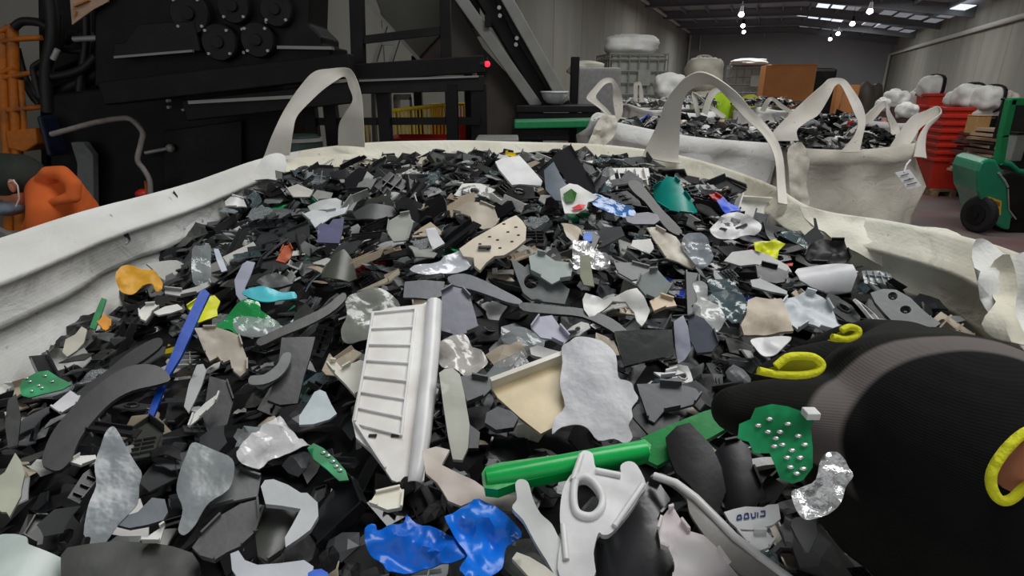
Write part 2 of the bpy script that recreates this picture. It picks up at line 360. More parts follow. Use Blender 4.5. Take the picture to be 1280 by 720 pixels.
def bulk_bag(parent, rim, m_, zb, inner, band=.09, band_left=None, flare=0.0, bulge=.06, cen=None, amp=.012, seed=1, n=8, hem=.012, inner_in=.02, name='bag_body', band_m=None):
    """open bag: outer wall up to the rim, rolled hem, sewn band inside, then the inner wall down"""
    R = cr(rim, n, True); c = cen or sum((Vector((p.x, p.y, 0)) for p in R), Vector())/len(R)
    zt = sum(p.z for p in R)/len(R)
    prof = [(-(zt-zb), .02-.0, 0), (-(zt-zb)*.8, bulge, 0), (-(zt-zb)*.6, bulge*1.25, 0), (-(zt-zb)*.42, bulge*1.1, 0), (-(zt-zb)*.28, bulge*.8, 0), (-(zt-zb)*.16, bulge*.4, 0), (-band*1.1, .012, 0), (-band, .018, 0), (-band*.5, .022+flare*.5, 0), (-.008, .010+flare, 0), (0, .004+flare, 1), (.001, .0+flare, 1), (-.006, -.004+flare, 1),
            (-.016, -hem+flare*.8, 1), (-band*.34, -hem+flare*.55, 1), (-band*.40, -hem-.013+flare*.5, 1), (-band*.47, -hem-.013+flare*.45, 1), (-band*.52, -hem+flare*.4, 1), (-band*.9, -hem-.001, 1), (-band, -hem-.003, 1), (-band*1.04, -hem+.006, 2)]
    k_ = 6
    for i in range(1, k_+1): prof.append((-band-(inner-band)*i/k_, -hem+.006-inner_in*i/k_, 2))
    vs = []; N_ = len(R)
    for (dz, do, z_) in prof:
        for p in R:
            d = Vector((p.x-c.x, p.y-c.y, 0)).normalized()
            a = amp*(.35 if -band < dz else 1.6)
            nn = noise.noise(Vector((p.x*5, p.y*5, dz*4+seed)))*a*2 + noise.noise(Vector((p.x*16, p.y*16, dz*10+seed)))*a*.7
            vs.append(Vector((p.x, p.y, p.z+dz)) + d*(do+nn))
    fs = [(j*N_+i, j*N_+(i+1) % N_, (j+1)*N_+(i+1) % N_, (j+1)*N_+i) for j in range(len(prof)-1) for i in range(N_)]
    mi = [0]*0
    mb = MB(); mb.add(vs, fs); mb.m = [(1 if band_m and 9 <= f//N_ <= 19 else 0) for f in range(len(fs))]
    if band_left:
        for f in range(len(fs)):
            if mb.m[f] == 1 and R[f % N_].x < -.60: mb.m[f] = 0
    o = mb.build(name, [m_]+([band_m] if band_m else []), parent, smooth=True, fix=False)
    return o

# ---- the front bag
front = thing('bulk_bag', 'big open white woven bulk bag in front, filled with scrap plastic, green strip on top', 'bag', (0, .85, 0))
W_ = lambda x, y, z: Vector((x, y, z))
rim = [W_(-.67, .05, 1.5), W_(-.69, .4, 1.5), PU(0, 309, -.685), PU(120, 268, -.70), PU(250, 230, -.70), PV(345, 197, 1.55), PV(450, 181, 1.70), PV(560, 177, 1.73),
       PV(650, 179, 1.72), PV(745, 182, 1.68), PV(830, 193, 1.58), PV(900, 212, 1.44), PV(955, 235, 1.25), PV(1000, 262, 1.05), PV(1100, 280, .90), PV(1200, 303, .76), PV(1280, 335, .64), W_(.61, .4, 1.49), W_(.58, .08, 1.46), W_(0, 0.02, 1.42)]
bulk_bag(front, rim, M['bag'], 0.0, .30, band=.10, band_left=True, hem=.008, flare=.035, inner_in=.07, amp=.008, cen=Vector((-.03, .85, 0)), n=10, band_m=M['bagcream'])

# pile height over the front bag, by weighted samples
HS = []
def hs(x, y, z): HS.append((x, y, z))
for (px, py, u) in ((60, 440, -.66), (0, 520, -.62), (200, 330, -.66), (280, 265, -.68)): p = PU(px, py, u); hs(*p)
for (px, py, v) in ((350, 216, 1.5), (450, 200, 1.62), (640, 194, 1.62), (760, 200, 1.55), (880, 240, 1.35), (990, 288, 1.05), (1180, 402, .68), (1090, 340, .85)): p = PV(px, py, v); hs(*p)
for q in ((0, .9, 1.465), (0, .6, 1.43), (0, .4, 1.40), (-.3, .4, 1.37), (.3, .4, 1.40), (0, .2, 1.37), (-.4, 1.0, 1.43), (.2, 1.25, 1.50), (-.1, 1.25, 1.495), (-.45, .6, 1.38), (.35, .8, 1.445), (.56, .5, 1.39), (.56, .35, 1.37), (.58, .68, 1.395), (.58, .85, 1.41), (-.66, .6, 1.335), (-.66, .85, 1.37), (-.4, .2, 1.33), (.45, .2, 1.36), (.2,.2,1.38), (0, -.05, 1.33)): hs(*q)
def pile(x, y):
    sw = sz = 0
    for (a, b, z) in HS:
        w_ = math.exp(-((x-a)**2+(y-b)**2)/.03)+1e-6; sw += w_; sz += w_*z
    return sz/sw
def hit(px, py, lift=0):
    d = ray(px, py); t = .15
    while t < 3:
        p = CAMP+d*t
        if p.z <= pile(p.x, p.y)+lift: return p
        t += .01
    return CAMP+d*t

# ------------------------------------------------------------------ scrap pieces
def inside(pt, poly):
    x, y = pt[0], pt[1]; c = False; n = len(poly)
    for i in range(n):
        x1, y1 = poly[i][0], poly[i][1]; x2, y2 = poly[(i+1) % n][0], poly[(i+1) % n][1]
        if (y1 > y) != (y2 > y) and x < (x2-x1)*(y-y1)/(y2-y1)+x1: c = not c
    return c
def sheet(mb, poly, hfun, th, T, holes=(), res=.012, mi=0, ragged=0):
    """polygon (local 2D, metres) meshed inside, raised by hfun(x,y), given thickness th and placed by T(x,y,z)"""
    P = []; 
    def ring(pl, rag):
        out = []
        n = len(pl)
        for i in range(n):
            a, b = Vector(pl[i][:2]), Vector(pl[(i+1) % n][:2]); L_ = (b-a).length; k = max(1, int(L_/res))
            for j in range(k):
                q = a.lerp(b, j/k)
                if rag and j: q = q+Vector((random.uniform(-rag, rag), random.uniform(-rag, rag)))
                out.append(q)
        return out
    R0 = ring(poly, ragged); rings = [R0]+[ring(h, 0) for h in holes]
    V_ = []; E = []
    for r in rings:
        s_ = len(V_); V_ += r; E += [(s_+i, s_+(i+1) % len(r)) for i in range(len(r))]
    xs = [p.x for p in R0]; ys = [p.y for p in R0]; x = min(xs)+res*.5
    while x < max(xs):
        y = min(ys)+res*.5
        while y < max(ys):
            q = Vector((x+random.uniform(-.2, .2)*res, y+random.uniform(-.2, .2)*res))
            if inside(q, R0) and min((q-e).length for e in R0) > res*.45: V_.append(q)
            y += res
        x += res
    vo, eo, fo, *_ = delaunay_2d_cdt(V_, E, [], 0, 1e-6)
    F_ = []
    for f in fo:
        c = sum((vo[i] for i in f), Vector((0, 0)))/len(f)
        if inside(c, R0) and not any(inside(c, h) for h in rings[1:]): F_.append(tuple(f))
    n = len(vo)
    H = [hfun(v.x, v.y) for v in vo]
    top = [T(v.x, v.y, h) for v, h in zip(vo, H)]; bot = [T(v.x, v.y, h-th) for v, h in zip(vo, H)]
    cnt = {}
    for f in F_:
        for i in range(len(f)):
            a, b = f[i], f[(i+1) % len(f)]; k = (min(a, b), max(a, b)); cnt.setdefault(k, []).append((a, b))
    side = [(b, a, a+n, b+n) for k, l in cnt.items() if len(l) == 1 for a, b in l]
    mb.add(top+bot, F_+[tuple(i+n for i in reversed(f)) for f in F_]+side, mi)
HERO2 = []        # footprints of traced pieces, so loose flakes stay below them
def frame_at(c, n):
    """axes on a plane through c with normal n: x to the right, y away"""
    x = Vector((1, 0, 0)); x = (x-n*x.dot(n)).normalized(); y = n.cross(x); return x, y
def hero(name, label, cat, poly, m_, th=.003, k=.35, side=0, lift=.012, bend=0, bdir=0, crump=0, cf=25, holes=(), ribs=(), smooth=True, ragged=0, res=None, group=None, foot=True, lip=None, extra=None, depth=None, back=0):
    cx = sum(p[0] for p in poly)/len(poly); cy = sum(p[1] for p in poly)/len(poly)
    if name in ('film_sheet', 'crumpled_bag', 'bracket', 'trim_strip', 'folded_film', 'foil_sheet'): poly = [(p.x, p.y) for p in cr([(a, b, 0) for a, b in poly], 3, True)]
    holes = [[(p.x, p.y) for p in cr([(a, b, 0) for a, b in h], 3, True)] for h in holes]
    if name == 'plastic_shard' and lip is None and len(H_ALL) % 2 == 0: lip = (random.uniform(.003, .007), .0016)
    H_ALL.append(name)
    if depth is None: c = hit(min(1290, max(-10, cx)), min(730, cy), lift)
    else: c = CAMP+ray(cx, cy)*depth
    tc = (CAMP-c).normalized(); nn = (Vector((0, 0, 1))*(1-k)+tc*k+Vector((side, 0, 0))).normalized()
    x_, y_ = frame_at(c, nn)
    def loc(px, py):
        d = ray(px, py); t = (c-CAMP).dot(nn)/d.dot(nn)
        p = CAMP+d*t-c; return (p.dot(x_), p.dot(y_))
    P2 = [loc(*p) for p in poly]; H2 = [[loc(*p) for p in h] for h in holes]
    size = max(max(p[0] for p in P2)-min(p[0] for p in P2), max(p[1] for p in P2)-min(p[1] for p in P2))
    sd = random.uniform(0, 50); ca, sa = math.cos(bdir), math.sin(bdir)
    def hf(x, y):
        t = (x*ca+y*sa)/(size*.5); h = -bend*t*t
        if crump: h += crump*(.8*noise.noise(Vector((x*cf, y*cf, sd)))-1.0*abs(noise.noise(Vector((x*cf*1.1, y*cf*1.1, sd+5))))-.7*abs(noise.noise(Vector((x*cf*2.2, y*cf*2.2, sd+9)))))
        return h
    T = lambda x, y, z: c+x_*x+y_*y+nn*z
    mb = MB(); sheet(mb, P2, hf, th, T, H2, res or max(.004, size/13), 0, ragged)
    for (a, b, w_, h_) in ribs:
        a2, b2 = loc(*a), loc(*b); n_ = 6
        for i in range(n_):
            p = [(a2[0]+(b2[0]-a2[0])*t, a2[1]+(b2[1]-a2[1])*t) for t in (i/n_, (i+1)/n_+.01)]
            mb.bar(T(*p[0], hf(*p[0])+h_/2), T(*p[1], hf(*p[1])+h_/2), w_, h_, up=nn)
    if lip:
        h_, w_ = lip; n_ = len(P2)
        for i in range(n_):
            if lip_skip(i, n_): continue
            p, q = P2[i], P2[(i+1) % n_]
            mb.bar(T(*p, hf(*p)+h_/2), T(*q, hf(*q)+h_/2), w_, h_, up=nn)
    o = mb.build(name, m_, None, smooth=smooth)
    o.location = c
    for v in o.data.vertices: v.co -= c
    tag(o, label, cat, group)
    if foot: HERO2.append(([(T(x, y, 0).x, T(x, y, 0).y) for x, y in P2], c, nn))
    o_frame[o.name] = (T, loc, hf, c, nn)
    return o
o_frame = {}; H_ALL = []
def lip_skip(i, n_): return (i*7+n_) % 5 < 3
def on_hero(o, name, m_, fn, smooth=False, bevel=0):
    """a part placed on a traced piece; fn(mb, T, loc, hf)"""
    T, loc, hf, c, nn = o_frame[o.name]; mb = MB(); fn(mb, T, loc, hf, nn)
    ORG[o.name] = c; return mb.build(name, m_, o, smooth=smooth, bevel=bevel)
# ------------------------------------------------------------------ handles of the front bag
strap('carry_handle', [((330, 196), (362, 194), 1.56), ((342, 165), (366, 165), 1.56), ((357, 135), (371, 146), 1.58), ((375, 108), (385, 130), 1.60), ((392, 90), (403, 113), 1.62), ((411, 86), (420, 101), 1.64), ((435, 85), (431, 96), 1.66), ((445, 97), (436, 108), 1.67), ((452, 120), (441, 125), 1.67), ((454, 145), (431, 142), 1.67), ((455, 165), (424, 156), 1.68), ((456, 184), (423, 182), 1.69)], M['strap'], front)
strap('carry_handle', [((803, 196), (850, 204), 1.56), ((806, 188), (848, 197), 1.57), ((815, 170), (849, 178), 1.58), ((824, 150), (850, 155), 1.58), ((832, 127), (853, 130), 1.57), ((843, 111), (860, 115), 1.55), ((857, 97), (874, 107), 1.52), ((875, 90), (890, 106), 1.48), ((897, 98), (903, 115), 1.44), ((920, 115), (916, 130), 1.40), ((940, 137), (932, 148), 1.35), ((960, 158), (951, 166), 1.30), ((973, 178), (963, 184), 1.26), ((979, 200), (969, 203), 1.22), ((982, 235), (971, 236), 1.18), ((984, 256), (972, 254), 1.14)], M['strap'], front)
# scraps of cloth folded over the rim at the far left corner
def cloth(name, px, v_, m_, parent, th=.002, amp=.01, k=.5):
    px = [(p.x, p.y) for p in cr([(a, b, 0) for a, b in px], 3, True)]
    c = PV(sum(p[0] for p in px)/len(px), sum(p[1] for p in px)/len(px), v_)
    nn = (Vector((0, 0, 1))*(1-k)+(CAMP-c).normalized()*k).normalized(); x_, y_ = frame_at(c, nn)
    P = []
    for q in px:
        d = ray(*q); t = (c-CAMP).dot(nn)/d.dot(nn); p = CAMP+d*t-c; P.append((p.dot(x_), p.dot(y_)))
    mb = MB(); s0 = random.uniform(0, 99)
    sheet(mb, P, lambda x, y: amp*(noise.noise(Vector((x*14, y*14, s0)))+.5*noise.noise(Vector((x*34, y*34, s0)))), th, lambda x, y, z: c+x_*x+y_*y+nn*z, res=.014)
    return mb.build(name, m_, parent, smooth=True)
cloth('cloth_flap', [(320, 210), (330, 196), (352, 192), (358, 205), (352, 224), (325, 222), (305, 226)], 1.5, M['bag'], front)
cloth('cloth_flap', [(352, 200), (385, 196), (430, 192), (470, 196), (500, 204), (440, 208), (400, 212), (372, 226), (356, 222)], 1.58, M['bagcream'], front)
cloth('cloth_flap', [(1216, 306), (1235, 300), (1262, 318), (1290, 322), (1290, 436), (1262, 428), (1238, 400), (1220, 360)], .63, M['bag'], front, amp=.03, k=.6)
cloth('cloth_flap', [(1238, 330), (1262, 318), (1275, 350), (1270, 395), (1285, 430), (1250, 428), (1225, 412), (1244, 380)], .60, M['bagcream'], front, amp=.03, k=.6)
cloth('cloth_flap', [(1000, 262), (1060, 268), (1140, 282), (1216, 304), (1222, 360), (1200, 395), (1150, 362), (1090, 325), (1040, 298)], .885, M['bagcream'], front, amp=.02, k=.55)

# ------------------------------------------------------------------ traced scrap pieces
K0 = pm((34, 34, 36)); K1 = pm((48, 49, 51)); K2 = pm((64, 66, 68)); K3 = pm((84, 86, 88)); K4 = pm((24, 24, 26), .3)
G1 = pm((112, 116, 116)); G2 = pm((140, 144, 146)); G3 = pm((165, 170, 173)); WH = pm((208, 208, 206)); OFF = pm((186, 182, 172)); CRM = pm((180, 164, 130)); TAU = pm((150, 144, 136))
BEI = pm((186, 174, 158), .6, dirt=(120, 108, 92), dscale=18)
FOIL = mat('crumpled_foil', (205, 205, 205), .38, metal=.8, var=.1, gain=1.3, bump=.5, bscale=120)
FLM = film_mat('clear_film', (140, 146, 148), .5); FLD = film_mat('smoky_film', (80, 96, 100), .6); FLG = film_mat('green_film', (40, 140, 75), .75); FLB = film_mat('blue_film', (60, 110, 170), .75); FLW = film_mat('milky_film', (178, 178, 182), .9, .5)
PCB = mat('green_circuit_board', (18, 112, 66), .32, var=.25, scale=60, gain=1.5, dirt=(40, 150, 95), dscale=40)
SOL = mat('silver_solder', (215, 215, 210), .25, metal=.7)
H = hero
tr = H('ice_tray_panel', 'long white ribbed plastic tray panel lying on top, end pointed at the bottom', 'tray', [(464, 392), (485, 385), (528, 380), (540, 374), (549, 373), (547, 400), (543, 470), (536, 540), (530, 600), (518, 612), (505, 606), (490, 600), (480, 585), (463, 563), (445, 547), (440, 525), (447, 490), (456, 448)], pm((216, 192, 186), .5), th=.006, k=.5, lift=.03, res=.012)
def trib(mb, T, loc, hf, nn):
    def seg(a, b, w_, h_):
        a, b = loc(*a), loc(*b); mb.bar(T(*a, h_/2), T(*b, h_/2), w_, h_, up=nn)
    L_ = [((467, 392), (444, 528)), ((520, 386), (502, 546))]
    for a, b in L_: seg(a, b, .002, .004)
    for i in range(8):
        t = i/7; seg((467-23*t, 392+138*t), (520-18*t, 387+158*t), .0016, .003)
    seg((445, 530), (482, 586), .002, .004)
on_hero(tr, 'cell_ribs', pm((228, 224, 222), .35), trib)
def trail(mb, T, loc, hf, nn):
    pts = [loc(*p) for p in ((543, 380), (540, 430), (534, 490), (527, 550), (518, 606))]
    mb.tube([T(*p, .003) for p in pts], [.0085, .0085, .0085, .0085, .006], 10)
on_hero(tr, 'side_rail', pm((232, 232, 234), .3), trail, True)
def tslot(mb, T, loc, hf, nn):
    for p in ((466, 545), (494, 545)): mb.box(T(*loc(*p), .0007), (.007, .003, .0015))
on_hero(tr, 'slot', K4, tslot)

gs = H('plastic_strip', 'long bright green plastic strip with rounded end beside the white tray', 'strip', [(602, 592), (607, 583), (625, 578), (700, 568), (760, 558), (806, 549), (814, 556), (812, 568), (790, 574), (720, 588), (650, 602), (622, 612), (606, 610)], pm((8, 132, 58), .3), th=.010, k=.3, lift=.045, smooth=False)
def gsr(mb, T, loc, hf, nn):
    P_ = [T(*loc(*a), -.001) for a in ((608, 597), (640, 592), (720, 577), (780, 566), (808, 560))]; mb.tube(P_, [.0065, .0075, .0078, .0078, .0065], 14)
on_hero(gs, 'rounded_face', pm((14, 150, 68), .3), gsr, True)
H('plastic_strip', 'darker green plastic angle piece reaching from the bright strip to the glove', 'strip', [(800, 548), (840, 530), (880, 514), (914, 505), (918, 512), (917, 530), (890, 546), (850, 566), (822, 582), (806, 574), (814, 562)], pm((8, 118, 52), .3), th=.008, k=.55, lift=.035)
H('crumpled_bag', 'crumpled shiny blue plastic bag scrap at the bottom, larger darker lobe', 'plastic bag', [(455, 652), (468, 648), (472, 660), (490, 652), (504, 650), (508, 638), (520, 648), (545, 656), (566, 668), (590, 686), (575, 696), (540, 704), (505, 712), (485, 712), (478, 702), (462, 690), (456, 675)], pm((8, 84, 176), .3), th=.0015, k=.5, lift=.028, crump=.013, cf=34, smooth=True, res=.003)
H('crumpled_bag', 'crumpled bright blue plastic bag scrap, right lobe beside the white bracket', 'plastic bag', [(556, 648), (572, 636), (592, 624), (612, 629), (634, 642), (653, 657), (645, 670), (632, 680), (628, 705), (606, 722), (582, 722), (574, 706), (584, 690), (568, 668)], pm((14, 96, 190), .3), th=.0015, k=.5, lift=.026, crump=.013, cf=34, smooth=True, res=.003)
cs = H('plastic_shard', 'cream yellowish broken casing under the milky white film', 'shard', [(614, 484), (650, 468), (684, 455), (704, 449), (716, 470), (712, 505), (704, 528), (676, 542), (650, 522), (622, 497)], CRM, th=.004, k=.4, lift=.022)
def csr(mb, T, loc, hf, nn):
    a, b = loc(614, 484), loc(704, 450); mb.bar(T(*a, .006), T(*b, .006), .005, .012, up=nn)
on_hero(cs, 'raised_edge', OFF, csr)
H('film_sheet', 'large torn milky white plastic sheet with wavy edge in the middle front', 'film', [(703, 452), (702, 432), (712, 426), (722, 420), (744, 424), (758, 430), (770, 444), (773, 470), (782, 474), (790, 478), (793, 487), (798, 497), (790, 508), (791, 520), (786, 530), (791, 545), (782, 553), (768, 546), (748, 548), (735, 533), (720, 528), (702, 532), (690, 541), (694, 520), (706, 505), (700, 480)], FLW, th=.0015, k=.5, lift=.034, crump=.004, cf=18, smooth=True, res=.006, ragged=.0015)
bk = H('bracket', 'white plastic bracket with an oval hole, bottom centre', 'bracket', [(726, 565), (733, 562), (741, 567), (746, 586), (765, 592), (776, 590), (776, 580), (786, 575), (797, 580), (808, 604), (800, 618), (786, 640), (765, 665), (754, 668), (748, 666), (742, 690), (742, 722), (700, 722), (700, 680), (704, 668), (700, 650), (701, 625), (706, 605), (716, 590), (724, 584)], pm((182, 182, 182), .4), th=.007, k=.5, lift=.045, holes=[[(722, 603), (732, 600), (742, 608), (750, 622), (748, 634), (738, 641), (724, 636), (721, 620)]], crump=.003, cf=16, res=.005)
H('bracket', 'white plastic forked arm leaning on the bracket with the oval hole', 'bracket', [(644, 604), (650, 598), (660, 602), (666, 622), (676, 642), (690, 655), (700, 672), (712, 672), (728, 685), (738, 700), (738, 722), (700, 722), (684, 700), (668, 675), (654, 648), (640, 632), (646, 622)], pm((172, 174, 172), .4), th=.007, k=.5, lift=.036, crump=.003, cf=16, res=.005)
sv = H('trim_strip', 'long curved silver grey trim strip, bottom right of the oval hole bracket', 'trim strip', [(814, 590), (826, 588), (845, 600), (870, 620), (895, 645), (918, 668), (950, 690), (1002, 722), (935, 722), (902, 694), (880, 668), (862, 640), (858, 622), (840, 604)], pm((122, 120, 116), .3), th=.004, k=.5, lift=.045, bend=.01)
def svr(mb, T, loc, hf, nn):
    mb.tube([T(*loc(*p), hf(*loc(*p))+.001) for p in ((818, 591), (845, 603), (870, 623), (895, 648), (918, 671), (950, 693), (995, 719))], .0028, 8)
on_hero(sv, 'bright_edge', pm((190, 190, 188), .25), svr, True)
H('plastic_shard', 'pinkish white casing piece under the curved silver trim strip', 'shard', [(836, 634), (842, 632), (852, 648), (862, 662), (880, 668), (897, 685), (912, 705), (930, 724), (840, 724), (842, 698), (836, 685), (826, 680), (823, 660), (827, 645)], pm((200, 186, 186), .4), th=.006, k=.55, lift=.045, crump=.004, holes=[[(837, 698), (843, 702), (842, 715), (836, 708)]])
lb = H('label_piece', 'small white plastic piece with blue lettering beside the foil', 'label piece', [(905, 640), (918, 636), (932, 633), (954, 634), (960, 631), (973, 630), (976, 648), (966, 656), (944, 662), (922, 661), (912, 652)], pm((205, 208, 212), .4), th=.004, k=.55, lift=.042)
def lbr(mb, T, loc, hf, nn):
    def st(*pp): 
        for a, b in zip(pp[:-1], pp[1:]): mb.bar(T(*loc(*a), .0006), T(*loc(*b), .0006), .0008, .0006, up=nn)
    st((921, 650), (927, 649), (926, 644), (922, 645), (921, 650)); st((930, 649), (931, 643), (935, 642), (936, 648), (930, 649)); st((939, 642), (940, 648), (944, 647), (944, 641)); st((947, 647), (947, 641)); st((951, 640), (956, 639), (956, 645), (950, 646))
on_hero(lb, 'blue_lettering', M['blueink'], lbr)
H('plastic_shard', 'white ragged chip just below the piece with blue lettering', 'shard', [(922, 664), (942, 664), (958, 664), (968, 675), (961, 684), (950, 688), (935, 680)], WH, th=.004, k=.5, lift=.036)
H('plastic_shard', 'taupe wavy plastic strip running from tray tip under the green strip', 'shard', [(527, 562), (545, 556), (562, 560), (552, 580), (576, 592), (594, 600), (614, 614), (650, 620), (647, 637), (620, 636), (592, 624), (576, 630), (560, 624), (546, 602), (532, 590)], pm((160, 150, 142), .45), th=.004, k=.45, lift=.024, crump=.004)
H('plastic_shard', 'small cream chip at the tip of the white tray', 'shard', [(462, 629), (470, 616), (500, 609), (504, 614), (502, 634), (484, 637), (472, 632)], pm((205, 192, 176), .45), th=.005, k=.45, lift=.024)
H('plastic_shard', 'pale grey L-shaped plastic corner left of the blue bag', 'shard', [(326, 608), (331, 600), (342, 599), (360, 606), (376, 616), (384, 616), (397, 628), (398, 645), (388, 662), (372, 674), (357, 684), (356, 672), (366, 655), (376, 636), (352, 632), (332, 630)], pm((158, 162, 164), .4), th=.006, k=.5, lift=.036)
H('plastic_shard', 'dark olive casing cupped below the pale L-shaped corner', 'shard', [(330, 632), (374, 637), (366, 662), (350, 690), (335, 702), (322, 694), (318, 664)], pm((56, 58, 54)), th=.004, k=.4, lift=.022, bend=.01)
H('film_sheet', 'tall cloudy clear film scrap standing at the lower left', 'film', [(140, 532), (147, 538), (160, 562), (170, 578), (177, 590), (174, 605), (172, 628), (160, 642), (147, 656), (131, 678), (120, 686), (108, 693), (113, 671), (104, 667), (110, 632), (120, 606), (118, 580), (126, 556), (132, 540)], film_mat('cloudy_film', (122, 128, 132), .75, .35), th=.001, k=.6, lift=.045, crump=.004, cf=18, smooth=True, res=.006)
H('film_sheet', 'folded pale grey plastic sleeve right of the tall cloudy film', 'film', [(240, 553), (255, 556), (273, 564), (290, 574), (293, 590), (286, 612), (262, 628), (252, 640), (243, 655), (230, 667), (222, 660), (228, 635), (220, 612), (224, 590), (232, 570)], film_mat('grey_sleeve_film', (120, 126, 128), .85, .4), th=.0015, k=.55, lift=.036, crump=.005, cf=14, smooth=True, res=.006)
H('trim_strip', 'long curved dark grey trim strip at the left, lower and wider one', 'trim strip', [(60, 585), (52, 576), (62, 545), (80, 520), (103, 497), (130, 475), (155, 460), (178, 455), (200, 458), (213, 472), (195, 480), (165, 488), (140, 502), (118, 524), (100, 548), (88, 575), (74, 588)], pm((56, 56, 58), .45), th=.005, k=.45, lift=.03, bend=.006)
H('trim_strip', 'narrow curved black trim strip above the wider dark one at left', 'trim strip', [(92, 496), (112, 478), (135, 462), (155, 445), (178, 430), (198, 422), (203, 430), (185, 446), (160, 462), (136, 478), (105, 508)], pm((44, 44, 46), .4), th=.005, k=.4, lift=.024)
def pcbparts(o, pts, r=.0016):
    def f(mb, T, loc, hf, nn):
        for p in pts:
            a = loc(*p); mb.blob(T(*a, hf(*a)+r*.3), (r*1.5, r, r*.8), 8, 6, .1)
    on_hero(o, 'solder_spots', SOL, f, True)
p1 = H('circuit_board', 'broken green circuit board against the left bag wall', 'circuit board', [(24, 482), (30, 474), (46, 465), (60, 463), (74, 472), (90, 480), (78, 487), (56, 492), (36, 497), (27, 494)], PCB, th=.0018, k=.5, lift=.035)
pcbparts(p1, [(33, 473), (37, 477), (48, 482), (65, 477), (39, 489), (52, 485), (56, 470)])
H('plastic_stick', 'long thin deep blue plastic stick standing at an angle at the left', 'stick', [(250, 364), (256, 361), (262, 367), (250, 392), (238, 420), (226, 446), (211, 470), (200, 500), (189, 528), (182, 527), (190, 502), (200, 476), (213, 446), (226, 414), (238, 388)], pm((8, 60, 150), .35), th=.006, k=.5, lift=.04)
H('plastic_shard', 'lime yellow scrap beside the top of the blue stick', 'shard', [(256, 371), (268, 368), (275, 375), (271, 386), (272, 394), (262, 398), (252, 402), (244, 404), (250, 388)], pm((196, 208, 28), .4), th=.003, k=.5, lift=.032, crump=.004)
H('plastic_shard', 'small lime yellow sliver left of the blue stick', 'shard', [(234, 384), (246, 376), (247, 386), (243, 392)], pm((190, 200, 30), .4), th=.003, k=.5, lift=.028)
H('folded_film', 'folded sky blue plastic scrap near the left', 'film', [(302, 365), (312, 360), (326, 357), (342, 360), (352, 364), (368, 364), (370, 372), (355, 373), (336, 376), (316, 372)], pm((80, 182, 214), .35), th=.003, k=.6, lift=.036, crump=.006, cf=30)
H('film_sheet', 'shiny green film scrap below the sky blue scrap', 'film', [(265, 406), (280, 394), (296, 380), (310, 373), (324, 376), (326, 386), (340, 396), (350, 404), (332, 408), (318, 416), (298, 418), (286, 410), (272, 410)], FLG, th=.001, k=.5, lift=.03, crump=.01, smooth=True)
H('film_sheet', 'smoky grey film scrap tucked under the green film', 'film', [(292, 398), (310, 394), (340, 395), (350, 404), (345, 414), (322, 420), (296, 416)], FLM, th=.001, k=.5, lift=.035, crump=.008, smooth=True)
H('crumpled_bag', 'crumpled orange yellow plastic scrap near the left bag wall', 'plastic bag', [(144, 344), (150, 332), (160, 329), (176, 335), (190, 337), (198, 343), (203, 352), (201, 362), (194, 362), (190, 354), (178, 355), (170, 362), (162, 367), (150, 362)], pm((206, 142, 36), .5), th=.0015, k=.55, lift=.034, crump=.009, cf=40, smooth=True)
H('plastic_stick', 'short green plastic stick near the left bag wall', 'stick', [(127, 372), (133, 374), (127, 392), (119, 412), (112, 409), (119, 390)], pm((14, 110, 60), .35), th=.004, k=.55, lift=.032)
H('plastic_shard', 'small amber scrap right of the short green stick', 'shard', [(122, 403), (130, 392), (139, 400), (138, 409), (131, 414)], pm((190, 128, 24), .4), th=.003, k=.5, lift=.028)
H('plastic_shard', 'violet blue square plastic piece in the upper left of the heap', 'shard', [(397, 282), (405, 279), (411, 281), (416, 274), (430, 273), (428, 290), (424, 304), (397, 303)], pm((74, 74, 106), .4), th=.004, k=.6, lift=.032, lip=None)
H('plastic_shard', 'white torn piece with points directly above the violet square', 'shard', [(378, 268), (392, 262), (408, 264), (420, 262), (436, 258), (433, 266), (414, 272), (402, 280), (395, 286), (388, 276)], pm((172, 176, 178)), th=.003, k=.45, lift=.026)
H('plastic_shard', 'pale rounded scrap above the white torn piece at upper left', 'shard', [(384, 254), (400, 250), (420, 247), (430, 250), (428, 260), (410, 262), (388, 262)], pm((165, 168, 166)), th=.003, k=.4, lift=.022, bend=.008)
H('plastic_shard', 'teal green curved plastic piece at the back right of the heap', 'shard', [(817, 230), (826, 226), (834, 220), (844, 222), (850, 227), (856, 238), (864, 246), (873, 259), (866, 264), (850, 265), (836, 262), (822, 250), (817, 240)], pm((14, 122, 112), .3), th=.003, k=.6, lift=.04, bend=.02, smooth=True)
H('plastic_shard', 'flat white square panel lying at the back of the heap', 'shard', [(619, 202), (630, 197), (650, 195), (662, 208), (678, 226), (676, 232), (650, 230), (640, 231), (624, 212)], pm((206, 206, 210)), th=.006, k=.4, lift=.036)
H('plastic_shard', 'black pointed plate standing up at the back of the heap', 'shard', [(670, 216), (684, 203), (697, 190), (713, 181), (722, 196), (733, 215), (744, 232), (745, 243), (728, 238), (714, 236), (702, 216), (692, 206), (680, 224)], pm((30, 30, 32), .35), th=.005, k=.75, lift=.045)
H('plastic_shard', 'blue grey curved piece below the black pointed plate', 'shard', [(680, 212), (692, 202), (700, 218), (712, 236), (708, 252), (694, 250), (682, 236)], pm((92, 100, 110), .35), th=.003, k=.6, lift=.035, bend=.01)
bp = H('perforated_board', 'beige perforated square panel with a notch, centre back', 'panel', [(579, 320), (574, 311), (592, 298), (615, 285), (636, 273), (645, 269), (653, 276), (658, 284), (657, 300), (645, 310), (630, 319), (618, 320), (608, 328), (600, 338), (593, 332), (592, 322)], pm((184, 174, 158), .6), th=.006, k=.45, lift=.045)
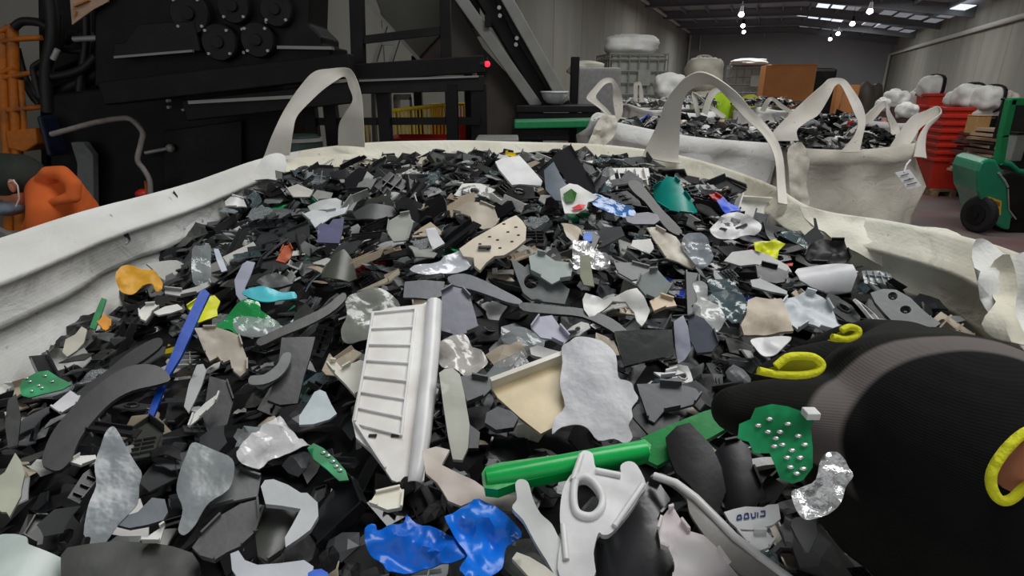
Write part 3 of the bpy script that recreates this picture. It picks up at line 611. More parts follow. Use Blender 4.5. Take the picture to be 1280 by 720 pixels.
def bpr(mb, T, loc, hf, nn):
    for (x, y) in ((600, 305), (610, 312), (622, 300), (635, 290), (640, 302), (625, 310), (612, 296), (630, 280), (645, 284), (648, 294)):
        mb.box(T(*loc(x, y), .0004), (.004, .002, .0015))
    mb.box(T(*loc(606, 309), .001), (.018, .014, .002))
on_hero(bp, 'dark_slots', K1, bpr)
H('film_sheet', 'translucent blue film strip right of the white boxy piece at back', 'film', [(736, 246), (744, 243), (758, 246), (775, 252), (790, 258), (795, 266), (786, 270), (770, 268), (755, 262), (742, 256)], FLB, th=.001, k=.5, lift=.034, crump=.006, smooth=True)
wb = H('label_piece', 'white box scrap with green leaf and red mark at the back', 'label piece', [(700, 236), (712, 228), (722, 230), (748, 246), (742, 250), (735, 252), (733, 260), (722, 266), (706, 266), (702, 250)], pm((198, 198, 190), .5), th=.003, k=.55, lift=.04, crump=.004)
on_hero(wb, 'green_mark', pm((50, 96, 40)), lambda mb, T, loc, hf, nn: mb.prism([T(*loc(*p), hf(*loc(*p))+.003) for p in ((704, 243), (714, 237), (721, 243), (718, 252), (708, 253))], nn*.001))
on_hero(wb, 'red_mark', pm((190, 40, 40)), lambda mb, T, loc, hf, nn: mb.prism([T(*loc(*p), hf(*loc(*p))+.003) for p in ((715, 260), (724, 256), (732, 257), (728, 262), (718, 263))], nn*.001))
H('plastic_shard', 'purplish grey flat rounded strip under the teal piece', 'shard', [(782, 272), (792, 267), (810, 265), (822, 268), (825, 275), (818, 280), (792, 280), (784, 277)], pm((88, 88, 98), .35), th=.004, k=.45, lift=.03)
H('trim_strip', 'long dark brown black bar slanting below the teal piece', 'trim strip', [(785, 228), (797, 226), (812, 242), (828, 262), (842, 276), (852, 288), (850, 294), (836, 288), (822, 272), (806, 252), (792, 240)], pm((46, 44, 44), .35), th=.007, k=.5, lift=.034)
H('foil_sheet', 'crumpled silver foil scrap in the centre right of the heap', 'foil', [(716, 302), (722, 299), (738, 301), (746, 308), (758, 314), (763, 328), (755, 334), (738, 333), (728, 330), (717, 333)], FOIL, th=.001, k=.55, lift=.032, crump=.012, cf=35)
H('plastic_stick', 'flat olive grey strip standing in front of the silver foil', 'stick', [(725, 320), (737, 318), (740, 340), (743, 358), (730, 356), (725, 345)], pm((124, 126, 108), .4), th=.004, k=.6, lift=.036)
sp = H('speaker_casing', 'grey casing panel with a round speaker hole, centre', 'panel', [(639, 325), (645, 326), (656, 334), (660, 330), (678, 345), (700, 352), (712, 362), (706, 380), (680, 377), (664, 374), (654, 366), (646, 346)], pm((88, 92, 92), .35), th=.005, k=.55, lift=.032, holes=[[(664+9*math.cos(a*PI/6), 352+9*math.sin(a*PI/6)) for a in range(12)]])
def spr(mb, T, loc, hf, nn):
    a = loc(664, 352); mb.blob(T(*a, -.008), (.008, .008, .004), 12, 6, .05)
on_hero(sp, 'speaker_cone', K4, spr, True)
H('plastic_shard', 'pale greenish grey plate lying over the speaker panel', 'shard', [(661, 320), (672, 316), (682, 318), (694, 326), (712, 328), (716, 334), (713, 348), (700, 350), (690, 355), (676, 346), (664, 340)], pm((128, 138, 134), .4), th=.004, k=.5, lift=.045)
H('plastic_shard', 'white eggshell-like broken casing right of the speaker panel', 'shard', [(728, 372), (732, 365), (742, 365), (755, 370), (770, 368), (782, 364), (796, 360), (804, 370), (813, 385), (808, 398), (802, 408), (796, 400), (793, 388), (782, 376), (766, 374), (748, 388), (738, 396), (730, 386)], pm((196, 194, 188), .4), th=.004, k=.55, lift=.042, crump=.008)
H('plastic_shard', 'grey green hexagonal plate beside the white eggshell-like casing', 'shard', [(796, 356), (801, 345), (812, 338), (822, 337), (830, 346), (840, 356), (832, 370), (818, 374), (808, 370)], pm((100, 108, 106), .4), th=.003, k=.55, lift=.045)
H('plastic_shard', 'glossy black square plate behind the milky white sheet', 'shard', [(768, 414), (800, 412), (840, 412), (842, 430), (842, 444), (812, 450), (780, 458), (774, 436)], pm((44, 46, 46), .2), th=.004, k=.55, lift=.03)
H('plastic_shard', 'slate grey plate right of the milky white sheet', 'shard', [(796, 480), (825, 479), (852, 481), (870, 486), (876, 494), (868, 505), (850, 510), (830, 514), (818, 528), (810, 524), (802, 500)], pm((76, 78, 82), .4), th=.004, k=.5, lift=.03)
H('plastic_shard', 'beige torn board near the glove', 'shard', [(935, 374), (945, 371), (962, 374), (977, 373), (984, 386), (988, 398), (992, 412), (975, 414), (955, 418), (930, 418), (926, 406), (933, 392)], BEI, th=.005, k=.5, lift=.038, crump=.004)
cg = H('plastic_shard', 'light grey moulded casing with ridges above the glove fingers', 'shard', [(974, 386), (984, 372), (998, 368), (1008, 363), (1020, 365), (1034, 374), (1042, 385), (1050, 404), (1044, 412), (1025, 410), (1010, 404), (998, 412), (984, 400)], pm((168, 174, 178), .4), th=.005, k=.5, lift=.045, crump=.008)
H('crumpled_bag', 'white and pale blue crumpled bit left of the glove fingertips', 'plastic bag', [(938, 425), (948, 420), (962, 418), (978, 416), (990, 418), (984, 428), (972, 440), (958, 444), (948, 438)], pm((205, 215, 225), .35), th=.002, k=.5, lift=.036, crump=.008)
wc = H('plastic_tube', 'white half-round plastic cover at the right of the heap', 'tube', [(998, 328), (1020, 325), (1045, 326), (1066, 330), (1072, 342), (1066, 356), (1040, 360), (1015, 356), (1000, 350), (994, 338)], pm((184, 184, 186), .4), th=.003, k=.5, lift=.03, bend=.03, bdir=PI/2, smooth=True)
H('plastic_shard', 'neon yellow crinkled scrap right of centre', 'shard', [(942, 303), (950, 298), (958, 300), (968, 298), (982, 304), (974, 311), (972, 322), (962, 324), (956, 318), (946, 316)], pm((190, 205, 20), .4), th=.002, k=.5, lift=.036, crump=.012, cf=40)
H('plastic_shard', 'cream broken casing with upright tab, right of centre', 'shard', [(808, 284), (820, 283), (832, 290), (845, 294), (852, 305), (862, 318), (872, 330), (866, 335), (848, 328), (832, 322), (822, 306)], pm((168, 162, 148), .4), th=.004, k=.55, lift=.034, crump=.006)
H('film_sheet', 'clear dented bottle fragment right of the cream broken casing', 'film', [(856, 292), (872, 288), (884, 294), (888, 306), (892, 320), (884, 332), (872, 334), (862, 320), (852, 306)], film_mat('bottle_plastic', (150, 156, 162), .5, .08), th=.001, k=.6, lift=.04, crump=.009, cf=40, smooth=True)
wp = H('crumpled_bag', 'white printed plastic bag scrap at the back right', 'plastic bag', [(887, 286), (894, 277), (905, 268), (916, 264), (930, 266), (942, 274), (952, 280), (948, 291), (932, 293), (915, 297), (896, 296)], pm((190, 190, 190), .35), th=.0015, k=.55, lift=.036, crump=.009, cf=40, smooth=True)
def wpr(mb, T, loc, hf, nn):
    for a, b in (((902, 276), (912, 280)), ((906, 282), (922, 278)), ((914, 273), (926, 274)), ((920, 284), (934, 280)), ((900, 284), (908, 288))):
        a, b = loc(*a), loc(*b); mb.bar(T(*a, hf(*a)+.001), T(*b, hf(*b)+.001), .005, .001, up=nn)
on_hero(wp, 'dark_print', K1, wpr)
H('plastic_shard', 'small cobalt blue bent scrap at the back right', 'shard', [(896, 250), (904, 246), (910, 252), (922, 256), (926, 262), (914, 264), (908, 267), (902, 260)], pm((24, 70, 190), .35), th=.003, k=.55, lift=.04, crump=.004)
H('plastic_shard', 'small red scrap touching the cobalt blue bent scrap', 'shard', [(886, 243), (894, 242), (902, 247), (908, 252), (900, 254), (892, 249)], pm((176, 32, 34), .35), th=.003, k=.55, lift=.042)
H('film_sheet', 'crumpled grey film in the middle left of the heap', 'film', [(432, 372), (450, 362), (470, 358), (488, 364), (500, 376), (494, 396), (478, 404), (470, 418), (448, 424), (430, 425), (426, 410), (434, 394)], film_mat('dusty_film', (120, 124, 116), .7, .2), th=.001, k=.5, lift=.03, crump=.008, cf=40, smooth=True)
H('plastic_shard', 'violet grey plate directly right of the white tray top', 'shard', [(552, 366), (566, 358), (578, 361), (588, 372), (594, 392), (598, 410), (584, 416), (566, 420), (552, 416)], pm((98, 100, 110), .35), th=.004, k=.5, lift=.026)
H('plastic_shard', 'dark slate panel above the white tray', 'shard', [(506, 352), (530, 350), (556, 352), (552, 370), (540, 374), (520, 372), (504, 372)], pm((70, 74, 80), .35), th=.004, k=.45, lift=.024)
H('film_sheet', 'glinting clear film scrap left of the beige perforated panel', 'film', [(512, 336), (524, 330), (545, 328), (560, 318), (576, 312), (592, 318), (588, 332), (572, 340), (550, 340), (530, 342)], film_mat('bright_film', (190, 194, 200), .75, .08), th=.001, k=.5, lift=.034, crump=.008, cf=40, smooth=True, foot=False)
H('plastic_stick', 'tall pale grey green strip standing right of the white tray', 'stick', [(549, 466), (556, 461), (566, 460), (575, 468), (581, 495), (587, 530), (585, 560), (578, 575), (566, 574), (560, 545), (554, 505)], pm((152, 152, 142), .4), th=.006, k=.55, lift=.03)
H('plastic_shard', 'dark grey square plate touching the pale strip by the tray', 'shard', [(574, 470), (590, 470), (610, 474), (614, 486), (604, 496), (584, 504)], pm((78, 80, 82), .4), th=.004, k=.5, lift=.02)
H('crumpled_bag', 'pinkish clear crumpled wrapper right of the white tray', 'plastic bag', [(546, 434), (556, 424), (568, 416), (582, 414), (590, 428), (602, 436), (610, 450), (600, 462), (585, 468), (568, 458), (552, 456)], film_mat('wrapper_film', (170, 166, 162), .7, .15), th=.001, k=.5, lift=.03, crump=.009, cf=40, smooth=True)
H('plastic_shard', 'cream hooked bit touching the left edge of the tray', 'shard', [(409, 455), (413, 451), (420, 452), (428, 461), (438, 455), (450, 450), (458, 452), (455, 470), (450, 490), (444, 494), (432, 480), (418, 466)], pm((186, 184, 172), .4), th=.006, k=.5, lift=.03)
H('plastic_shard', 'pale blue grey trapezoid plate left of the tray', 'shard', [(393, 490), (400, 487), (407, 490), (414, 505), (421, 517), (412, 524), (392, 530), (374, 531), (374, 520), (384, 505)], pm((158, 168, 172), .35), th=.004, k=.5, lift=.034)
H('plastic_shard', 'large taupe bent casing right of the blue stick', 'shard', [(243, 410), (254, 408), (270, 408), (286, 413), (299, 420), (303, 432), (309, 448), (309, 462), (300, 468), (291, 462), (288, 448), (278, 452), (272, 444), (262, 450), (256, 438), (250, 424)], pm((150, 142, 130), .45), th=.005, k=.5, lift=.04, crump=.008)
H('plastic_shard', 'slim pale sliver below the taupe bent casing', 'shard', [(246, 456), (254, 455), (258, 463), (252, 482), (244, 500), (236, 516), (230, 508), (236, 480)], pm((142, 144, 144), .4), th=.003, k=.5, lift=.032)
H('plastic_shard', 'white arrowhead shard below the blue stick', 'shard', [(236, 534), (242, 518), (256, 504), (274, 491), (270, 502), (258, 514), (250, 522), (240, 530)], pm((176, 176, 172), .4), th=.003, k=.5, lift=.034)
H('plastic_shard', 'tall black casing panel left of the tray', 'shard', [(352, 422), (375, 421), (394, 421), (388, 445), (380, 470), (372, 504), (350, 506), (334, 500), (345, 470), (350, 440)], pm((50, 50, 52), .35), th=.005, k=.5, lift=.022)
hr = H('trim_strip', 'black half ring trim on the tall black casing panel', 'trim strip', [(313, 470), (330, 468), (346, 456), (354, 442), (364, 442), (360, 458), (348, 472), (330, 480), (312, 480)], pm((92, 94, 94), .35), th=.004, k=.5, lift=.034)
H('foil_sheet', 'crumpled bright silvery film at the lower left centre', 'foil', [(310, 548), (324, 536), (334, 524), (350, 520), (362, 530), (372, 540), (388, 549), (384, 556), (362, 560), (340, 566), (322, 578), (302, 578), (296, 566)], film_mat('silver_film', (210, 210, 205), .92, .15), th=.001, k=.5, lift=.034, crump=.014, cf=36)
p2 = H('circuit_board', 'slim green circuit board with chips left of the tray tip', 'circuit board', [(384, 560), (392, 554), (404, 560), (420, 574), (432, 588), (436, 600), (424, 601), (408, 586), (392, 574)], PCB, th=.002, k=.5, lift=.032)
pcbparts(p2, [(410, 570), (416, 577), (420, 583), (425, 588), (404, 566)])
H('plastic_shard', 'wide dark olive casing at the bottom left edge', 'shard', [(76, 694), (84, 684), (110, 679), (150, 674), (186, 676), (215, 682), (240, 690), (250, 705), (250, 728), (76, 728)], pm((48, 50, 46), .5), th=.006, k=.45, lift=.03, crump=.004)
H('plastic_shard', 'wide charcoal plate with pointed top between sleeve and L-shaped corner', 'shard', [(240, 684), (252, 668), (276, 644), (300, 630), (322, 624), (324, 650), (322, 664), (302, 682), (284, 690), (268, 700), (252, 696)], pm((62, 62, 64), .4), th=.005, k=.45, lift=.028)
H('plastic_shard', 'blue grey plate right of the tall cloudy film', 'shard', [(146, 656), (152, 646), (172, 640), (190, 622), (206, 624), (210, 640), (204, 650), (184, 656), (162, 660)], pm((86, 92, 98), .35), th=.004, k=.45, lift=.024)
H('folded_film', 'pale grey green folded sheet at the bottom left corner', 'film', [(-8, 664), (10, 662), (28, 668), (34, 672), (36, 680), (58, 688), (80, 696), (76, 708), (74, 726), (-8, 726)], pm((166, 176, 172), .35), th=.004, k=.5, lift=.05, bend=.012)
H('plastic_shard', 'greenish grey shard with a broken foot at the left edge', 'shard', [(19, 566), (26, 576), (31, 592), (27, 610), (26, 620), (12, 646), (8, 640), (2, 640), (-8, 630), (-8, 600), (6, 590)], pm((146, 148, 132), .4), th=.004, k=.55, lift=.04)
H('plastic_shard', 'small white triangle shard in the lower left', 'shard', [(178, 677), (188, 668), (200, 660), (206, 656), (200, 677)], pm((184, 184, 180), .4), th=.003, k=.5, lift=.036)
H('plastic_shard', 'curved white grey rim piece at the bottom by the small blue scrap', 'shard', [(288, 692), (298, 688), (306, 700), (322, 706), (350, 704), (380, 700), (392, 708), (388, 726), (300, 726), (290, 712)], pm((158, 162, 168), .4), th=.004, k=.5, lift=.036)
H('bottle_cap', 'small blue round scrap at the bottom edge', 'cap', [(385, 716), (392, 712), (402, 711), (410, 716), (411, 726), (384, 726)], pm((16, 80, 180), .35), th=.006, k=.5, lift=.04)
H('plastic_shard', 'small upright white block in the middle back of the heap', 'shard', [(532, 286), (544, 284), (550, 296), (556, 304), (541, 312), (536, 300)], pm((192, 192, 200)), th=.006, k=.6, lift=.036)
H('plastic_shard', 'large beige dish-like shard behind the perforated panel', 'shard', [(566, 254), (580, 251), (600, 253), (618, 256), (624, 268), (618, 280), (604, 286), (592, 282), (588, 270), (576, 262)], pm((156, 148, 134), .5), th=.004, k=.5, lift=.03, bend=.02)
H('plastic_shard', 'olive black rounded shard left of the heap centre', 'shard', [(400, 342), (408, 328), (418, 316), (430, 311), (440, 322), (446, 342), (436, 350), (416, 348)], pm((64, 66, 60), .35), th=.003, k=.5, lift=.03, bend=.014)
H('plastic_shard', 'rusty orange brown scrap in the upper left of the heap', 'shard', [(345, 326), (350, 314), (354, 304), (362, 302), (366, 312), (363, 322), (356, 328)], pm((150, 72, 40), .5), th=.003, k=.55, lift=.034, crump=.006)
H('film_sheet', 'smoky upright film strip in the upper left of the heap', 'film', [(240, 310), (250, 306), (263, 306), (263, 330), (264, 345), (254, 354), (241, 352)], FLM, th=.001, k=.65, lift=.04, crump=.006, smooth=True)
H('plastic_stick', 'periwinkle grey curved strip above the sky blue scrap', 'stick', [(303, 330), (309, 326), (319, 328), (313, 345), (306, 360), (310, 372), (302, 378), (295, 368), (293, 350), (298, 340)], pm((138, 140, 156), .35), th=.004, k=.6, lift=.034)
H('plastic_stick', 'thin pale blue strip left of the periwinkle curved strip', 'stick', [(267, 311), (273, 311), (279, 325), (284, 338), (277, 340), (271, 326)], pm((175, 182, 196), .35), th=.003, k=.6, lift=.034)
H('film_sheet', 'dark teal translucent film right of the grey hexagonal plate', 'film', [(884, 352), (896, 348), (912, 350), (924, 362), (934, 376), (932, 392), (920, 402), (906, 394), (896, 376)], FLD, th=.001, k=.5, lift=.034, crump=.009, cf=40, smooth=True)
H('film_sheet', 'pale crumpled film left of the dark teal film', 'film', [(866, 352), (874, 348), (884, 354), (886, 368), (896, 378), (906, 394), (903, 406), (894, 413), (882, 402), (868, 396), (866, 384), (872, 372)], film_mat('pale_film', (165, 168, 166), .8, .2), th=.001, k=.5, lift=.038, crump=.008, cf=40, smooth=True)
H('plastic_shard', 'navy grey curved fin below the pale crumpled film', 'shard', [(860, 396), (868, 393), (880, 398), (892, 412), (898, 428), (890, 440), (872, 442), (862, 424)], pm((66, 70, 80), .3), th=.004, k=.6, lift=.032)
ds = H('speaker_bar', 'black bar with two round sockets near the right rim', 'bar', [(1088, 366), (1104, 361), (1120, 362), (1138, 372), (1152, 386), (1164, 396), (1176, 404), (1168, 410), (1140, 408), (1118, 404), (1106, 392), (1094, 378)], pm((62, 64, 66), .35), th=.007, k=.5, lift=.045, holes=[[(1116+6*math.cos(a*PI/5), 370+5*math.sin(a*PI/5)) for a in range(10)], [(1132+7*math.cos(a*PI/5), 387+5*math.sin(a*PI/5)) for a in range(10)]])
def dsr(mb, T, loc, hf, nn):
    for p in ((1116, 370), (1132, 387)):
        a = loc(*p); mb.blob(T(*a, -.006), (.005, .005, .003), 10, 6, .05)
on_hero(ds, 'round_socket', K4, dsr, True)
H('plastic_shard', 'matt black crumpled casing near the right rim', 'shard', [(1012, 306), (1024, 299), (1040, 297), (1056, 298), (1060, 310), (1064, 320), (1054, 328), (1034, 326), (1014, 328), (1006, 320)], pm((26, 26, 28), .5), th=.005, k=.55, lift=.05, crump=.01)
H('plastic_shard', 'upright ribbed dark piece with a thin point by the right rim', 'shard', [(1004, 296), (1010, 290), (1018, 284), (1017, 272), (1020, 273), (1023, 286), (1030, 296), (1026, 304), (1012, 308)], pm((60, 62, 64), .4), th=.003, k=.75, lift=.06)
H('plastic_shard', 'glossy dark ribbed casing in the bottom centre', 'shard', [(744, 668), (762, 650), (786, 628), (800, 610), (812, 600), (826, 604), (838, 620), (836, 632), (825, 645), (822, 665), (826, 682), (838, 690), (842, 706), (838, 728), (744, 728)], pm((52, 52, 54), .22), th=.005, k=.5, lift=.022, bend=.012)
H('plastic_shard', 'deep black upright fin left of the held circuit board', 'shard', [(832, 545), (846, 532), (862, 528), (890, 556), (902, 582), (908, 612), (898, 642), (880, 630), (862, 606), (845, 590), (836, 568)], pm((26, 26, 28), .4), th=.006, k=.6, lift=.036, bend=.01)
H('plastic_shard', 'black folded plate under the held circuit board', 'shard', [(890, 566), (906, 552), (925, 548), (938, 560), (942, 582), (952, 605), (962, 626), (948, 632), (928, 634), (905, 634), (896, 610)], pm((22, 22, 25), .4), th=.006, k=.55, lift=.03, bend=.012)
H('plastic_shard', 'medium grey rounded chip below the silver foil at right', 'shard', [(986, 652), (994, 647), (1008, 645), (1020, 654), (1022, 668), (1012, 688), (1006, 688), (996, 672)], pm((118, 118, 118), .4), th=.004, k=.5, lift=.036)
H('plastic_shard', 'slim grey chip left of the medium grey rounded chip', 'shard', [(974, 660), (980, 652), (988, 656), (992, 672), (990, 682), (982, 680)], pm((98, 98, 100), .4), th=.004, k=.5, lift=.03)
H('plastic_shard', 'white sliver with brown edge at the bottom, left of the forked arm', 'shard', [(640, 698), (646, 690), (662, 696), (682, 708), (698, 722), (690, 728), (664, 724)], pm((166, 162, 152), .4), th=.005, k=.5, lift=.04)
H('trim_strip', 'long slate bar in the middle, sloping below the perforated panel', 'trim strip', [(560, 346), (580, 342), (604, 350), (628, 362), (650, 374), (652, 380), (636, 378), (614, 370), (590, 362), (566, 356)], pm((72, 76, 82), .35), th=.005, k=.45, lift=.034)
H('trim_strip', 'long thin charcoal rail crossing right of centre', 'trim strip', [(652, 378), (690, 382), (730, 386), (765, 398), (790, 420), (786, 428), (762, 412), (728, 396), (688, 392), (654, 388)], pm((48, 50, 52), .35), th=.004, k=.45, lift=.026)
H('trim_strip', 'long dark grey rail slanting up from the tray to the left', 'trim strip', [(322, 424), (345, 412), (375, 398), (405, 384), (428, 366), (432, 374), (412, 392), (382, 408), (352, 420), (326, 432)], pm((66, 68, 66), .35), th=.004, k=.45, lift=.026)
H('plastic_shard', 'long grey panel at the right, below the neon yellow scrap', 'shard', [(915, 315), (940, 312), (960, 318), (985, 332), (990, 340), (970, 336), (945, 330), (925, 332), (905, 326)], pm((158, 158, 156), .4), th=.004, k=.5, lift=.034)
H('plastic_shard', 'square black plate under the long grey panel at right', 'shard', [(945, 334), (952, 329), (972, 334), (985, 340), (982, 352), (970, 354), (948, 350)], pm((36, 36, 38), .3), th=.004, k=.5, lift=.032)
H('plastic_shard', 'pale grey long sliver under the square black plate', 'shard', [(938, 350), (950, 348), (968, 356), (984, 364), (984, 368), (962, 364), (940, 358)], pm((150, 152, 152), .4), th=.004, k=.5, lift=.034)
H('plastic_shard', 'long light grey panel near the white eggshell-like casing', 'shard', [(768, 328), (790, 328), (812, 334), (818, 340), (802, 348), (790, 350), (772, 340)], pm((110, 110, 112), .4), th=.004, k=.5, lift=.034)
H('plastic_shard', 'small blue cap-like bit beside the silver foil', 'shard', [(730, 292), (736, 289), (741, 293), (740, 301), (733, 303), (729, 298)], pm((28, 90, 180), .3), th=.006, k=.5, lift=.042)
H('plastic_shard', 'small white rounded lump near the left rim, upper left of heap', 'shard', [(280, 248), (290, 244), (304, 247), (308, 254), (296, 258), (282, 257)], pm((190, 190, 188), .4), th=.004, k=.5, lift=.04, bend=.012)
H('plastic_shard', 'black lump caught on the white band of the left rim', 'shard', [(143, 292), (150, 289), (160, 290), (163, 297), (158, 305), (149, 306), (144, 300)], K4, th=.012, k=.7, depth=1.02, crump=.006)
H('plastic_shard', 'small dark triangle caught on the left rim farther back', 'shard', [(213, 246), (217, 239), (222, 246), (222, 252), (215, 254), (212, 251)], pm((50, 50, 60)), th=.006, k=.7, depth=1.2)

def bkr(mb, T, loc, hf, nn):
    P_ = cr([T(*loc(*p), hf(*loc(*p))+.001) for p in ((720, 600), (732, 596), (744, 604), (753, 620), (751, 636), (739, 645), (722, 640), (717, 622))], 4, True); mb.tube(P_+[P_[0]], .0028, 8, caps=False)
    for a, b in (((727, 568), (716, 600)), ((745, 588), (776, 593)), ((804, 604), (768, 658)), ((704, 655), (708, 700))):
        a, b = loc(*a), loc(*b); mb.tube([T(*a, hf(*a)+.001), T(*b, hf(*b)+.001)], .0022, 8)
on_hero(bk, 'raised_rim', pm((192, 192, 192), .4), bkr, True)
for (lab, poly, col, th, k, lift, kw) in (
 ('dark square-topped knob piece right of the pale strip by the tray', [(608, 516), (622, 508), (640, 514), (648, 522), (642, 534), (620, 537), (606, 528)], (58, 60, 64), .008, .5, .024, {}),
 ('lavender grey torn chip above the milky white sheet', [(664, 410), (674, 396), (690, 394), (700, 408), (712, 422), (704, 431), (690, 424), (676, 422)], (150, 150, 164), .003, .5, .034, {}),
 ('bumpy white rod lying left of the milky white sheet top', [(662, 433), (672, 430), (690, 436), (703, 440), (698, 448), (680, 446), (664, 441)], (160, 160, 160), .006, .5, .03, {'crump': .005}),
 ('thin white curved sliver on the slate plate', [(817, 465), (832, 466), (846, 462), (856, 466), (844, 469), (826, 471)], (190, 190, 190), .003, .5, .036, {}),
 ('lavender clear upright scrap beside the navy grey fin', [(842, 402), (854, 394), (860, 408), (864, 436), (856, 448), (848, 452), (844, 430)], (140, 142, 156), .002, .6, .034, {'crump': .004}),
 ('cream tip piece below the hexagonal plate', [(812, 376), (826, 369), (842, 374), (846, 382), (832, 384), (818, 390)], (188, 168, 142), .004, .5, .034, {}),
 ('beige white hooked piece by the left wall', [(82, 424), (94, 418), (102, 408), (109, 412), (105, 428), (96, 438), (84, 446), (78, 440)], (160, 156, 144), .004, .5, .034, {}),
 ('white squiggle-shaped chip left of the lime scrap', [(174, 388), (182, 381), (194, 380), (199, 384), (190, 391), (182, 401), (175, 398)], (190, 188, 182), .005, .5, .034, {}),
 ('flat white strip left of the lime scrap', [(192, 390), (206, 383), (222, 380), (229, 386), (214, 391), (198, 394)], (196, 196, 188), .004, .5, .03, {}),
 ('long pale curved rim piece above the lime scrap', [(206, 361), (228, 363), (246, 358), (262, 351), (264, 356), (246, 366), (226, 370), (206, 367)], (150, 150, 148), .004, .5, .03, {}),
 ('glossy dark grey lump above the sky blue scrap', [(320, 350), (330, 342), (345, 339), (358, 346), (366, 354), (350, 358), (330, 358)], (72, 74, 74), .006, .5, .034, {'crump': .004}),
 ('broad charcoal panel under the orange yellow scrap', [(262, 470), (284, 476), (292, 500), (284, 530), (262, 545), (254, 520)], (40, 41, 43), .005, .5, .022, {}),
 ('black flat piece with round boss, bottom middle', [(556, 508), (600, 540), (598, 560), (575, 560), (556, 540)], (40, 40, 42), .006, .45, .012, {}),
 ('grey sheet with a soft fold left of the curved rim piece', [(262, 596), (300, 588), (326, 596), (322, 620), (292, 626), (262, 634)], (84, 86, 86), .003, .5, .018, {}),
 ('long black fin pointing up at the left edge', [(10, 500), (20, 492), (26, 520), (22, 556), (10, 560), (6, 530)], (36, 36, 38), .005, .6, .034, {}),
 ('white small panel with a round mark left of the wide dark trim', [(64, 508), (88, 488), (100, 496), (96, 504), (76, 516)], (176, 176, 180), .004, .5, .042, {}),
 ('dark green-black sheet behind the deep black fin', [(790, 520), (822, 512), (850, 520), (846, 545), (815, 548)], (34, 38, 36), .004, .5, .014, {}),
 ('pale broken piece at the far left rim corner', [(358, 235), (372, 230), (392, 238), (388, 246), (366, 246)], (160, 156, 150), .004, .5, .03, {}),
 ('grey dished piece behind the violet square', [(440, 262), (462, 254), (492, 256), (498, 266), (470, 274), (446, 272)], (60, 62, 62), .004, .45, .026, {'bend': .01}),
 ('light wedge with a lifted edge right of the violet square', [(486, 276), (500, 268), (512, 266), (516, 280), (510, 300), (492, 302), (484, 290)], (140, 142, 136), .004, .6, .034, {})):
    H('plastic_shard', lab, 'shard', poly, pm(col, .38), th=th, k=k, lift=lift, **kw)
